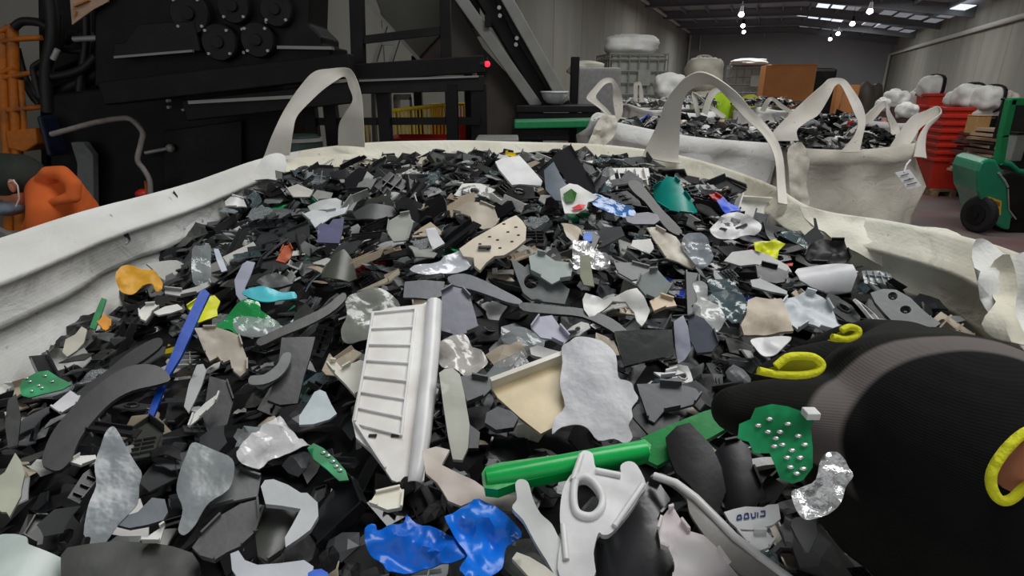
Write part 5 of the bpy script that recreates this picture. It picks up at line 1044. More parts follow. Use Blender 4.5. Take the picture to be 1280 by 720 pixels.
# bags farther back
def far_bag(label, quad, v_, depth, m_, seed, heaped=True, handles=()):
    random.seed(seed); a, b = PV(*quad[0], v_), PV(*quad[1], v_)
    r_, c_, ro = sq_rim(a, b, depth, .05); t = thing('bulk_bag', label, 'bag', (c_.x, c_.y, 0))
    bulk_bag(t, r_, m_, .0, .35, band=.07, cen=c_, bulge=.06, amp=.05, n=5, seed=seed)
    for h in handles: strap_px(t, h)
    return t, c_, ro
t, c_, ro = far_bag('pale green grey bulk bag with one upright loop, left behind the white bag', ((784, 130), (832, 138)), 8, .9, M['bag'], 11, handles=[[((792, 125), (797, 128), 4.3), ((792, 106), (797, 108), 4.3), ((795, 103), (798, 107), 4.3), ((801, 103), (799, 107), 4.3), ((804, 118), (799, 118), 4.3), ((805, 128), (799, 128), 4.3)]])
heap('white scraps heaped in the pale green grey bag', 'plastic_flakes', (c_.x, c_.y), .35, .35, 1.5, 60, 12, .04, .09, ro, cols=lambda: random.choice(fam_ix['white']+fam_ix['pale grey']))
t, c_, ro = far_bag('white bulk bag at the foot of the cardboard box', ((948, 134), (1000, 136)), 9, 1.0, M['bag'], 13, handles=[[((950, 138), (956, 140), 5.6), ((958, 124), (963, 127), 5.6), ((967, 122), (967, 127), 5.7), ((978, 130), (975, 135), 5.7), ((990, 138), (988, 142), 5.7)]])
heap('dark and white scrap in the white bag at the cardboard box', 'plastic_flakes', (c_.x, c_.y), .42, .42, 1.48, 160, 14, .03, .07, ro)
t, c_, ro = far_bag('grey white bulk bag right behind the cream grey bag', ((1084, 150), (1150, 154)), 4.4, 1.0, M['bag'], 15)
heap('pale scrap with one black bar in the bag behind the cream grey bag', 'plastic_flakes', (c_.x-.03, c_.y), .26, .42, 1.42, 110, 16, .03, .06, ro)
t, c_, ro = far_bag('white bulk bag left of the lime jacket', ((835, 138), (900, 138)), 9, 1.0, M['bag'], 17)
heap('grey white scrap in the bag left of the lime jacket', 'plastic_flakes', (c_.x, c_.y), .44, .44, 1.5, 150, 18, .03, .08, ro, cols=lambda: random.choice(fam_ix['white']+fam_ix['pale grey']+fam_ix['grey']))

# ------------------------------------------------------------------ wire caged tanks
def ibc(loc, rz, label, group='caged tanks', wrap=True, first=[None]):
    if first[0] is None:
        t = thing('caged_tank', label, 'tank', (0, 0, 0), group)
        m = MB()
        for z in (.02, .14): 
            for i in range(5): m.box((0, -.45+.225*i, z), (1.2, .12, .025))
        for x in (-.55, 0, .55):
            for y in (-.43, 0, .43): m.box((x, y, .08), (.12, .12, .1))
        m.build('pallet', M['wood'], t)
        m = MB(); m.box((0, 0, .66), (1.1, .9, .98)); m.cyl((0, 0, 1.13), (0, 0, 1.2), .1, 16); m.build('tank', M['clearw'], t, bevel=.06)
        m = MB(); X, Y = .6, .5
        for z in (.17, .4, .62, .84, 1.06, 1.16): m.tube([(-X, -Y, z), (X, -Y, z), (X, Y, z), (-X, Y, z), (-X, -Y, z)], .017, 6)
        for i in range(7):
            x = -X+2*X*i/6
            for y in (-Y, Y): m.tube([(x, y, .15), (x, y, 1.16)], .015, 6)
        for i in range(1, 6):
            y = -Y+2*Y*i/6
            for x in (-X, X): m.tube([(x, y, .15), (x, y, 1.16)], .015, 6)
        m.build('wire_cage', M['greysteel'], t)
        m = MB(); m.box((.12, -.515, .72), (.26, .006, .3)); m.build('plate', M['clearw'], t)
        first[0] = t; o = t
    else:
        o = first[0].copy(); C.objects.link(o)
        for ch in first[0].children:
            c2 = ch.copy(); C.objects.link(c2); c2.parent = o
        o['label'] = label
    o.location = loc; o.rotation_euler = (0, 0, rz); return o
v1 = 12.5; q = PV(786, 125, v1)
ibc((q.x, q.y, 0), .12, 'wire caged tank at the left, lower one under the cloth bundle stack')
ibc((q.x, q.y, 1.19), .12, 'wire caged tank at the left, upper one carrying a cloth bundle')
v2 = 17.5; q2 = PV(933, 120, v2+.4)
ibc((q2.x, q2.y, 0), -.25, 'wire caged tank beside the cardboard box, lower one')
ibc((q2.x, q2.y, 1.19), -.25, 'wire caged tank beside the cardboard box, upper one')
def bundle(name, label, cat, px, py, v_, r, m_=None, seed=0, strapm=None, sq=False, nz=.16, rest=None):
    c = PV(px, py, v_) if rest is None else Vector((PV(px, py, v_).x, v_, rest+r[2]*.92)); t = thing(name, label, cat, c - Vector((0, 0, r[2])))
    m = MB(); m.blob(c, r, 30, 22, nz*.6, seed, sq=3.6, fold=.12, fr=1.6); m.build('wrapped_body', m_ or M['bag'], t, smooth=True)
    if strapm is not None:
        m = MB(); x = strapm
        sq_ = lambda a: (abs(math.cos(a))**3.6+abs(math.sin(a))**3.6)**(-1/3.6)*1.14; pts = [c+Vector((x*r[0], math.cos(a)*r[1]*sq_(a), math.sin(a)*r[2]*sq_(a))) for a in [2*PI*i/20 for i in range(21)]]
        for i in range(20): m.bar(pts[i], pts[i+1], r[0]*.34, .02, up=(pts[i]-c).normalized())
        m.build('black_strap', M['rubber'], t)
    else:
        m = MB(); pts = [c+Vector((r[0]*.5*math.cos(a), r[1]*.2, r[2]*(.9+.22*math.sin(a)))) for a in [PI*i/8 for i in range(9)]]; m.tube(pts, .02, 6); m.build('tie_loop', m_ or M['strap'], t, smooth=True)
    return t
bundle('cloth_bundle', 'folded white bulk bag bundle lying on the upper caged tank at left', 'bundle', 789, 57, v1, (.52, .42, .19), seed=2, nz=.1, rest=2.36)
bundle('cloth_bundle', 'grey white sagging bundle against the wall left of the hi-vis jacket, upper', 'bundle', 880, 86, 12.5, (.34, .35, .33), M['baggrey'], 4, nz=.1, rest=1.68)
bundle('cloth_bundle', 'white sack heaped between the tank and the big loop', 'bundle', 838, 95, 10.5, (.24, .25, .20), M['bag'], 5, nz=.15, rest=1.55)
bundle('cloth_bundle', 'large pale wrapped load under the heaped sack', 'bundle', 838, 120, 10.5, (.36, .4, .8), M['bag'], 51, nz=.12, rest=0)
bundle('cloth_bundle', 'grey wrapped load under the sagging bundle', 'bundle', 880, 120, 12.5, (.40, .5, .86), M['baggrey'], 52, nz=.1, rest=0)
bundle('cloth_bundle', 'white sheet bundle lying on the tank beside the cardboard box', 'bundle', 936, 73, v2, (.5, .3, .08), M['bag'], 6, nz=.2, rest=2.36)
# grey board and stack beside the left tank
m = MB(); a = PV(744, 112, 6.2); m.box((a.x, a.y, .95), (.44, .5, 1.9)); o = m.build('grey_bin', mat('pale_bin_plastic', (132, 132, 130), .6), bevel=.03); tag(o, 'tall plain pale grey bin in front of the left caged tank', 'bin')
bundle('cloth_bundle', 'grey folded sheets on top of the tall pale grey bin', 'bundle', 733, 86, 6.25, (.17, .2, .07), M['baggrey'], 9, nz=.2, rest=1.82)
m = MB(); a = PV(717, 130, 5.2); m.bar((a.x, a.y, 0), (a.x, a.y, PV(717, 71, 5.2).z), .07, .07); tag(m.build('steel_post', M['black'], bevel=.005), 'short black post by the small dark table', 'post')
# cardboard box, black cabinet, orange crate farther back
c = PV(990, 108, 16); t = thing('cardboard_box', 'large plain brown cardboard box at the far end', 'box', (c.x, c.y, 0))
z1 = PV(990, 81, 16).z; zb_ = PV(990, 135, 16).z
Rb = Matrix.Rotation(-.25, 3, 'Z')
m = MB(); m.box((c.x, c.y+.4, (z1+zb_)/2), (1.25, .9, z1-zb_), Rb); m.build('carton', M['card'], t, bevel=.01)
m = MB(); m.box((c.x, c.y+.4, zb_/2), (1.3, .95, zb_), Rb); m.build('carton_base', M['wood'], t)
m = MB(); m.box((c.x-.0, c.y+.0-.02, z1+.01), (1.2, .1, .02), Rb); m.build('top_flap', M['card'], t)
c = PV(1032, 108, 18); z1 = PV(1032, 85, 18).z
m = MB(); m.box((c.x-.1, c.y+.3, z1/2), (.75, .7, z1)); tag(m.build('black_cabinet', M['black'], bevel=.09), 'black rounded cabinet right beside the cardboard box', 'cabinet')
c = PV(1052, 118, 19.5)
t = thing('timber_crate', 'orange brown crate seen through the tall cream loop', 'crate', (c.x, c.y, 0))
m = MB(); z1 = PV(1052, 106, 19.5).z; m.box((c.x, c.y, z1/2), (.72, .7, z1)); m.build('crate_body', M['card'], t, bevel=.01)
m = MB(); m.bar((c.x-.2, c.y-.36, z1*.6), (c.x-.16, c.y-.36, z1), .06, .02); m.build('corner_lath', M['wood'], t)
c = PV(1083, 125, 20); m = MB(); m.blob((c.x, c.y, .95), (.4, .4, .9), 20, 12, .1, 3, sq=3); tag(m.build('covered_heap', M['brown'], smooth=True), 'dark brown covered heap left of the corner pipe', 'heap')
m = MB(); c = PV(1046, 94, 46); m.box((c.x, c.y, 2.9), (1.6, .2, 1.3)); 
tag(m.build('bright_opening_panel', mat('daylit_opening', (240, 242, 250), .5, emit=1.6)), 'small bright daylit opening above the tall cream loop', 'opening')
# white sacks right of the far pipe
for i, (px, py, v_, r, lb_) in enumerate(((1119, 124, 9.5, (.15, .2, .13), 'grey white sack, left one of the group left of the red crates'), (1133, 139, 7.5, (.10, .12, .09), 'round pale sack with blue print left of the red crates'), (1103, 132, 8.5, (.07, .1, .09), 'small white sack left of the round printed sack'), (1145, 128, 12, (.10, .2, .24), 'narrow white sack touching the rear red crates'))):
    bundle('scrap_sack', lb_, 'sack', px, py, v_, r, M['bag'], 20+i, nz=.18)
    c = PV(px, py, v_); m = MB(); m.box((c.x, c.y, (c.z-r[2])/2), (r[0]*2, r[1]*2, c.z-r[2])); tag(m.build('pallet_stack', M['darkwood']), 'dark stack of boards carrying the ' + lb_.split(',')[0].replace(' with blue print left of the red crates', '').replace(' left of the round printed sack', '').replace(' touching the rear red crates', ''), 'boards')
# ------------------------------------------------------------------ stacked red crates
def crate(loc, rz, label, top=True, first=[None], s=1.0):
    if first[0] is None:
        t = thing('red_crate', label, 'crate', (0, 0, 0), 'stacked red crates'); m = MB(); 
        a, b, h = .36, .30, .5
        def ringp(k, z): return [(-a*k, -b*k, z), (a*k, -b*k, z), (a*k, b*k, z), (-a*k, b*k, z)]
        vs = ringp(.84, 0)+ringp(.97, h)+ringp(1.0, h)+ringp(1.0, h-.05)
        m.add(vs, [(0, 3, 2, 1)]+[(i, (i+1) % 4, 4+(i+1) % 4, 4+i) for i in range(4)]); 
        inn = ringp(.82, .02)+ringp(.94, h); m.add(inn, [(0, 1, 2, 3)]+[((i+1) % 4, i, 4+i, 4+(i+1) % 4) for i in range(4)]+[])
        for s_ in (-1, 1): m.box((0, s_*b*.98, h-.02), (2*a*1.03, .035, .05)); m.box((s_*a*.98, 0, h-.02), (.035, 2*b*1.03, .05))
        m.build('crate_shell', M['redcr'], t, bevel=.006); first[0] = t; o = t
        m = MB(); m.box((0, -b*.95, h-.13), (.24, .03, .05)); m.box((0, b*.95, h-.13), (.24, .03, .05)); m.build('grip', M['redcr'], t)
    else:
        o = first[0].copy(); C.objects.link(o); o['label'] = label
        for ch in first[0].children: c2 = ch.copy(); C.objects.link(c2); c2.parent = o
    o.location = loc; o.rotation_euler = (0, 0, rz); o.scale = (s, s, s); return o
ordn = ['bottom', 'second from bottom', 'third from bottom', 'fourth from bottom', 'fifth from bottom', 'sixth from bottom', 'seventh from bottom', 'top']
q = PV(1186, 206, 9.6); q.z = 0; zt = PV(1186, 134, 9.6).z
for i in range(8): crate((q.x, q.y, .12+i*(zt-.62)/7), -.25, f'red plastic crate in the front nested stack, {ordn[i]}')
m = MB()
for dy in (-.2, .2): m.box((q.x, q.y+dy, .1), (.7, .1, .04))
for dx in (-.3, 0, .3): m.box((q.x+dx, q.y, .04), (.08, .55, .08))
tag(m.build('timber_pallet', M['wood']), 'low timber pallet under the front red crate stack', 'pallet')
q = PV(1160, 200, 11.2); zt = PV(1161, 117, 11.2).z
for i in range(6): crate((q.x, q.y, .1+i*(zt-.6)/5), -.25, f'red plastic crate in the rear taller stack, {ordn[i] if i < 5 else "top"}')
bundle('cloth_bundle', 'white wrapped bundle with a black strap on top of the rear red crates', 'bundle', 1165, 108, 11.3, (.20, .2, .18), seed=41, strapm=.3)
# wrapped bundles along the right wall on racks of boards
for i, (px, py, v_, r, st, lb_) in enumerate(((1196, 124, 10.2, (.13, .2, .12), None, 'small white bundle, first one right of the red crates'), (1209, 120, 9.6, (.17, .2, .17), .55, 'large white bundle with black strap behind the front red crates'), (1234, 123, 9.3, (.17, .2, .17), .5, 'white bundle with black strap left of the green mast'), (1253, 128, 9.3, (.12, .2, .17), None, 'grey white bundle directly behind the green mast'), (1228, 142, 9.4, (.22, .2, .10), None, 'greyish bundle under the strapped ones by the green mast'))):
    bundle('cloth_bundle', lb_, 'bundle', px, py, v_, r, M['bag'] if i != 3 else M['baggrey'], 60+i, strapm=st)
random.seed(9)
def boardstack(px, py0, py1, v_, w_, dpt, label, n):
    a = PV(px, py0, v_); b = PV(px, py1, v_); t = thing('board_stack', label, 'board stack', (a.x, a.y, max(0, b.z)))
    h = (a.z-max(0, b.z))/n
    for i in range(n):
        m = MB(); z = max(0, b.z)+h*(i+.5); dx = random.uniform(-.06, .06)*w_
        m.box((a.x+dx, a.y+random.uniform(-.05, .05), z), (w_*random.uniform(.8, 1.05), dpt, h*random.uniform(.55, .8)), Matrix.Rotation(random.uniform(-.2, .2), 3, 'Z') @ Matrix.Rotation(random.uniform(-.05, .05), 3, 'Y'))
        m.build('board', random.choice((M['darkwood'], M['wood'], M['darkwood'], M['tan'])), t)
    return t
boardstack(1236, 166, 222, 8.8, .5, .6, 'untidy low stack of dark and pale boards right of the red crates', 13)
boardstack(1252, 160, 215, 8.2, .5, .6, 'stack of boards behind the green truck mast', 11)
a = PV(1222, 156, 8.5); m = MB(); m.box((a.x, a.y, a.z), (.2, .2, .24)); m.box((a.x, a.y, a.z+.13), (.21, .21, .02)); tag(m.build('timber_box', mat('warm_timber', (150, 116, 74), .8), bevel=.01), 'small pale timber box on the untidy board stack', 'box')
a = PV(1244, 150, 9.4); m = MB(); m.box((a.x, a.y, a.z-.2), (.7, .4, .5)); m.box((a.x, a.y, a.z+.06), (.74, .44, .03)); tag(m.build('dark_bin', M['black2'], bevel=.02), 'dark grey bin among the bundles by the green mast', 'bin')
a = PV(1290, 145, 7.8); m = MB(); m.box((a.x, a.y, (a.z)/2), (.5, .5, a.z+.4)); m.box((a.x-.0, a.y, a.z+.21), (.54, .54, .03)); tag(m.build('dark_cabinet', M['black2'], bevel=.02), 'dark cabinet at the right edge of the picture', 'cabinet')
a = PV(1266, 184, 7.2); t = thing('battery_box', 'grey upright control box on the green truck', 'box', a); m = MB(); m.box(a, (.14, .2, .32)); m.build('box_body', M['greysteel'], t, bevel=.01); m = MB(); m.box((a.x, a.y-.0, a.z+.17), (.16, .22, .025)); m.build('box_lid', M['black2'], t)

# ------------------------------------------------------------------ green forklift truck at right
vt = 6.6; FT = PZ(1226, 291, 0); vt = FT.y
t = thing('forklift_truck', 'green pedestrian fork truck with black wheel and yellow label, right edge', 'forklift', (PV(1250, 250, vt).x, vt, 0))
TP = lambda x, y, dv=0: PV(x, y, vt+dv)
m = MB(); body = [(1221, 214), (1226, 203), (1236, 198), (1246, 200), (1252, 212), (1260, 232), (1262, 262), (1268, 270), (1266, 290), (1252, 286), (1232, 272), (1228, 252), (1222, 240)]
m.prism([TP(*p) for p in body], Vector((.25, .75, 0))); m.build('body_shell', M['truck'], t, bevel=.03)
m = MB(); m.prism([TP(*p, -.01) for p in ((1252, 218), (1266, 214), (1290, 222), (1290, 275), (1270, 274), (1262, 262), (1260, 236))], Vector((.25, .8, 0))); m.build('battery_cover', M['black2'], t, bevel=.03)
m = MB(); m.prism([TP(*p, .0) for p in ((1262, 270), (1300, 272), (1300, 312), (1258, 296))], Vector((.2, .8, 0))); m.build('chassis', M['black'], t, bevel=.02)
wl = TP(1224, 268, .04); wr = (TP(1226, 245).z-TP(1226, 290).z)/2
def wheel(c, r):
    wt = None; m = MB(); ax_ = Vector((.98, .16, 0)).normalized()
    m.tube([c-ax_*.05, c-ax_*.035, c+ax_*.03, c+ax_*.045], [r*.86, r, r, r*.86], 28); o = m.build('wheel', M['rubber'], t, smooth=False, bevel=.01)
    ORG[o.name] = ORG[t.name]; m = MB(); m.cyl(c-ax_*.06, c-ax_*.045, r*.55, 20); m.cyl(c-ax_*.072, c-ax_*.055, r*.2, 12); m.build('hub', M['black2'], o)
wl.z = wr; wheel(wl, wr); w3_ = wl+Vector((.62, .12, 0)); wheel(w3_, wr)
lm = MB(); lm.prism([TP(*p, -.03) for p in ((1236, 246), (1252, 251), (1251, 269), (1234, 263))], Vector((0, .03, 0))); lo = lm.build('warning_label', M['labely'], t)
m = MB(); m.prism([TP(*p, -.036) for p in ((1237, 249), (1250, 253), (1250, 258), (1237, 254))], Vector((0, .006, 0)));
for k in range(4): m.bar(TP(1237, 258.5+k*1.6, -.036), TP(1249-k, 262+k*1.7, -.036), .008, .004)
ORG[lo.name] = ORG[t.name]; m.build('label_print', mat('label_brown_print', (120, 84, 30), .6), lo)
m = MB(); w_ = .085
m.bar(TP(1248, 204, .1), TP(1254, 168, .1), w_, w_); m.bar(TP(1253, 172, .1), TP(1264, 124, .1), w_, w_); m.bar(TP(1261, 127, .1), TP(1310, 127, .1), w_, w_); m.bar(TP(1304, 127, .15), TP(1300, 215, .15), w_, w_)
m.build('mast', M['greenp'], t, bevel=.01)
m = MB(); m.tube([TP(1252, 203, .2), TP(1262, 205, .2), TP(1272, 214, .2), TP(1288, 216, .2)], .035, 8); m.build('steering_arm', M['truck'], t, smooth=True)
m = MB(); m.tube([TP(1248, 216, -.02), TP(1256, 226, -.02), TP(1260, 234, -.02)], .012, 6); m.tube([TP(1260, 236, -.02), TP(1261, 262, -.02), TP(1270, 274, -.02)], .008, 6); m.build('edge_trim', M['steel'], t, smooth=True)

# ------------------------------------------------------------------ people
def person(label, chains, mats, loc, group=None):
    t = thing('person', label, 'person', loc); return t
# worker in the orange hoodie, bent over to the left, seen from behind
V0 = 2.75
w0 = PV(70, 250, V0); t = thing('person', 'worker in a bright orange hoodie and dark cap bending forward, at left', 'person', (w0.x+.1, w0.y, 0))
hipx = w0.x+.36
sh = PV(70, 246, V0+.02); hp = Vector((w0.x+.13, V0+.2, .90)); hd = PV(24, 232, V0+.02)
def HB(px, py, v_, r): return (PV(px, py, v_), r*v_/F)
capsule_body('hoodie', [[HB(58, 240, V0, 22), HB(72, 246, V0, 32), HB(84, 268, V0+.05, 36), HB(92, 310, V0+.1, 40), (hp, .15)],
   [1, HB(60, 262, V0-.1, 22), HB(52, 300, V0-.14, 18), HB(34, 330, V0-.16, 15), HB(18, 345, V0-.2, 12)], [1, HB(60, 270, V0+.25, 20), HB(30, 320, V0+.28, 15)]], M['orange'], t, .012, 3)
capsule_body('hood_fold', [[HB(50, 224, V0-.07, 6), HB(60, 216, V0-.09, 8), HB(78, 216, V0-.10, 9), HB(92, 230, V0-.12, 9), HB(92, 246, V0-.13, 8), HB(76, 250, V0-.14, 6), HB(60, 254, V0-.13, 4)], [1, HB(66, 230, V0-.03, 12)]], M['orange'], t, .008, 3)
skin_obj('body', [[(PV(56, 236, V0), .055), (PV(42, 230, V0), .055), (PV(30, 228, V0), (.088, .095)), (PV(20, 238, V0), (.09, .1)), (PV(12, 254, V0), (.06, .07))],], M['skin'], t, 2)
m = MB(); m.blob(PV(16, 219, V0), (.135, .125, .105), 20, 14, .04); m.build('cap', M['cap'], t, smooth=True)
m = MB(); m.blob(PV(15, 232, V0-.105), (.018, .01, .032), 10, 8, .05); m.build('ear', M['skin'], t, smooth=True)
m = MB(); m.blob(PV(15, 259, V0-.03), (.07, .09, .038), 14, 10, .06); m.build('face_mask', M['mask'], t, smooth=True)
m = MB(); m.tube([PV(11, 228, V0-.115), PV(17, 225, V0-.118), PV(22, 232, V0-.116), PV(24, 248, V0-.10), PV(20, 258, V0-.1)], .0035, 6); m.build('mask_strap', M['white'], t, smooth=True)
skin_obj('trousers', [[(hp+Vector((0, .0, -.02)), (.16, .13)), (hp+Vector((.0, -.1, -.12)), .105), (Vector((hp.x-.02, V0+.12, .48)), .075), (Vector((hp.x+.04, V0+.12, .08)), .055)], [0, (hp+Vector((0, .1, -.12)), .105), (Vector((hp.x-.06, V0+.4, .48)), .075), (Vector((hp.x, V0+.42, .08)), .055)]], M['trousers'], t, 2)
for y_ in (.12, .42):
    m = MB(); m.blob((hp.x-.06, V0+y_, .05), (.14, .055, .055), 14, 8, .05); m.build('boot', M['rubber'], t, smooth=True)
# two workers far back behind the heaped bags
def far_worker(px, py, v_, label, s, matc, yaw):
    c = PV(px, py, v_); t = thing('person', label, 'person', (c.x, c.y, 0)); z = c.z; u = Vector((math.cos(yaw), math.sin(yaw), 0)); n_ = Vector((-u.y, u.x, 0))
    hip = Vector((c.x, c.y, 1.02)); ch = Vector((c.x, c.y, z+.06))+u*.04
    skin_obj('jacket', [[(hip, .16), ((hip+ch)/2, .17), (ch, (.2*s, .17)), (ch+u*.12+Vector((0, 0, .08)), .08)], [2, (ch+n_*.25+Vector((0, 0, -.1)), .075), (ch+n_*.28+u*.2+Vector((0, 0, -.38)), .06)], [2, (ch-n_*.25+Vector((0, 0, -.1)), .075), (ch-n_*.28+u*.2+Vector((0, 0, -.38)), .06)]], matc, t)
    skin_obj('body', [[(ch+u*.12+Vector((0, 0, .02)), .055), (ch+u*.26+Vector((0, 0, -.02)), .085), (ch+u*.32+Vector((0, 0, -.09)), .07)]], M['skin'], t)
    m = MB(); m.blob(ch+u*.27+Vector((0, 0, .03)), (.1, .1, .075), 14, 10, .05); m.build('cap', M['cap'], t, smooth=True)
    skin_obj('trousers', [[(hip, .16), (hip+n_*.1+Vector((0, 0, -.12)), .1), (Vector((c.x, c.y, .06))+n_*.12, .06)], [0, (hip-n_*.1+Vector((0, 0, -.12)), .1), (Vector((c.x, c.y, .06))-n_*.12, .06)]], M['trousers'], t)
far_worker(903, 127, 10.4, 'worker in a lime hi-vis hoodie bending over, behind the big curved loop', 1.0, M['hivis'], 1.9)
far_worker(937, 128, 11.4, 'second worker in a dull lime vest, right of the bright lime hoodie', .7, mat('dull_lime_cloth', (150, 150, 50), .85), 1.2)
# ------------------------------------------------------------------ shredder and its platform, left
VM = 3.9
def bx_px(mb, x0, y0, x1, y1, v0, v1, mi=0):
    """upright box whose front face at distance v0 spans the given outline"""
    a, b = PV(x0, y0, v0), PV(x1, y1, v0); mb.box(((a.x+b.x)/2, (v0+v1)/2, (a.z+b.z)/2), (abs(b.x-a.x), v1-v0, abs(a.z-b.z)), None, mi)
def pr_px(mb, pts, v0, dv): mb.prism([PV(x, y, v0) for x, y in pts], (0, dv, 0))
sx = PV(240, 150, VM)
t = thing('shredder', 'big black shredding machine with bolted round covers, upper left', 'machine', (sx.x, VM+.3, 0))
m = MB(); pr_px(m, [(62, 118), (140, 108), (300, 104), (352, 102), (352, 520), (62, 520)], VM+.25, .5); m.build('lower_housing', M['black'], t, bevel=.02)
m = MB(); pr_px(m, [(118, -60), (388, -60), (386, 30), (402, 46), (402, 56), (414, 58), (414, 72), (320, 84), (180, 108), (118, 108)], VM+.1, .4); m.build('gear_housing', M['black'], t, bevel=.012)
m = MB(); pr_px(m, [(142, 54), (155, 54), (173, 30), (242, 26), (250, 64), (142, 71)], VM+.02, .1); m.build('cover_plate', M['black2'], t, bevel=.006)
m = MB(); pr_px(m, [(142, 70), (240, 62), (240, 65), (142, 73)], VM-.005, .03); m.build('worn_edge', M['greysteel'], t)
m = MB(); pr_px(m, [(346, 57), (414, 58), (415, 62), (346, 61)], VM+.06, .06); m.build('worn_edge', M['greysteel'], t)
def cover(px, py, r_px):
    c = PV(px, py, VM+.04); r = r_px*.0057; m = MB()
    m.tube([c+Vector((0, .08, 0)), c+Vector((0, 0, 0)), c+Vector((0, -.012, 0))], [r, r, r*.93], 28); m.tube([c+Vector((0, -.01, 0)), c+Vector((0, -.03, 0))], [r*.35, r*.3], 16)
    o = m.build('round_cover', M['black2'], t, bevel=0); ORG[o.name] = ORG[t.name]
    for k in range(4):
        a = PI/4+k*PI/2; q = c+Vector((math.cos(a)*r*.85, -.014, math.sin(a)*r*.85)); m = MB(); m.cyl(q, q+Vector((0, -.014, 0)), .009, 8); m.build('bolt', M['steel'], o)
for q in ((274, 53, 20), (322, 50, 19), (237, 17, 22), (345, 12, 18), (292, 8, 18)): cover(*q)
for x0, y0 in ((258, 38), (286, 38), (264, 67), (288, 66), (305, 37), (307, 66), (335, 28), (356, 28), (328, 37), (330, 65), (250, 28), (224, 28), (212, 126), (213, 134), (226, 103)): 
    p = PV(x0, y0, VM+.1); m = MB(); m.cyl(p, p+Vector((0, -.03, 0)), .010, 8); m.build('bolt', M['steel'], t)
m = MB(); pr_px(m, [(204, 164), (302, 150), (302, 320), (204, 320)], VM+.2, .1); m.build('inspection_panel', M['black2'], t, bevel=.008)
m = MB(); pr_px(m, [(226, 137), (240, 131), (296, 120), (298, 128), (228, 139)], VM+.2, .04); m.build('data_plate', M['greysteel'], t)
m = MB(); pr_px(m, [(184, 101), (202, 100), (205, 108), (188, 112)], VM+.2, .06); pr_px(m, [(204, 104), (219, 102), (219, 111), (204, 113)], VM+.2, .04); m.build('latch_block', M['greysteel'], t, bevel=.004)
a, b = PV(182, 191, VM+.17), PV(213, 185, VM+.17); m = MB(); m.tube([a+Vector((0, .06, 0)), a, b, b+Vector((0, .06, 0))], .013, 8); m.blob(b, .03, 8, 6, .05); m.build('door_handle', M['steel'], t, smooth=True)
m = MB(); pr_px(m, [(186, 196), (206, 194), (206, 260), (186, 262)], VM+.21, .04); m.build('lock_plate', M['black'], t)
# sloping frame beam in front
m = MB(); m.bar(PV(135, 117, VM-.1), PV(441, 82, VM-.1), .14, .14); m.bar(PV(236, 138, VM-.06), PV(440, 116, VM-.06), .12, .13); m.build('frame_beam', M['black'], t, bevel=.008)
m = MB(); m.bar(PV(236, 128, VM-.13), PV(368, 121, VM-.13), .02, .02); m.build('worn_edge', M['greysteel'], t)
# column of hoses and pipes at the left of the machine
m = MB(); pr_px(m, [(45, -60), (118, -60), (118, 70), (70, 90), (60, 120), (64, 330), (112, 330), (50, 210), (48, 110)], VM+.5, .6); m.build('side_column', M['black'], t, bevel=.02)
hs_ = [[(60, -20), (66, 40), (58, 90), (60, 140)], [(105, -30), (108, 30), (107, 60), (100, 110), (102, 150)], [(78, 20), (74, 60), (58, 82), (60, 120)], [(140, 76), (120, 92), (85, 110), (58, 126)], [(50, 130), (40, 118), (28, 90), (20, 60)], [(50, 122), (44, 100), (42, 84), (54, 76)], [(56, 118), (48, 104), (52, 92), (60, 88)], [(18, 34), (28, 27), (48, 28), (60, 34)], [(70, 60), (92, 64), (110, 62)], [(80, 50), (95, 44), (114, 46)], [(66, 96), (88, 92), (106, 84), (120, 70)], [(56, 150), (80, 140), (100, 128), (135, 112)], [(90, 130), (84, 160), (90, 200), (84, 250)], [(120, 150), (124, 190), (120, 250)]]
for i, h_ in enumerate(hs_):
    m = MB(); m.tube(cr([PV(x, y, VM+.25+.04*(i % 5)) for x, y in h_], 6), (.055 if i == 3 else (.04, .028, .02)[i % 3]), 8); m.build('hose', M['hose'], t, smooth=True)
m = MB(); m.tube([PV(92, 49, VM+.2), PV(115, 48, VM+.2), PV(136, 46, VM+.2)], .018, 8); m.tube([PV(66, 74, VM+.2), PV(72, 62, VM+.2)], .018, 8); m.build('pipe_fitting', M['steel'], t, smooth=True)
m = MB(); bx_px(m, 44, 145, 64, 196, VM+.1, VM+.4); m.build('blue_valve_box', M['blue'], t, bevel=.02)
m = MB(); pr_px(m, [(88, 178), (104, 178), (116, 194), (118, 330), (96, 330), (96, 204)], VM+.14, .06); m.build('side_guard', mat('grey_guard_paint', (84, 86, 86), .6), t, bevel=.006)
o = MB(); o.tube(cr([PV(x, y, VM+.02) for x, y in ((64, 168), (90, 161), (120, 153), (150, 148), (165, 150), (178, 165), (176, 180), (172, 200), (180, 212), (187, 226), (188, 246))], 5), .018, 8)
tag(o.build('power_cable', M['cable'], smooth=True), 'thick pale grey cable looping across the machine front', 'cable')
a = PV(179, 242, VM+.05); t2 = thing('cable_plug', 'red plug end under the grey cable, at the white rim', 'plug', a); m = MB(); m.blob(a, (.05, .05, .035), 12, 8, .08); m.build('plug_body', M['redp'], t2, smooth=True); m = MB(); m.cyl(a+Vector((.04, 0, .0)), a+Vector((.05, 0, .09)), .022, 10); m.build('plug_sleeve', M['orangep'], t2)
m = MB(); pr_px(m, [(86, -20), (135, -24), (135, 2), (116, 12), (90, 31)], VM+.05, .012); o = m.build('notice_board', M['tan']); tag(o, 'pale tan board with brown smears hanging at the machine top', 'board')
ORG[o.name] = Vector(); m = MB(); m.bar(PV(93, 8, VM+.04), PV(112, 0, VM+.04), .03, .01); m.bar(PV(94, 20, VM+.04), PV(95, 14, VM+.04), .02, .01); m.build('brown_smear', M['card'], o)
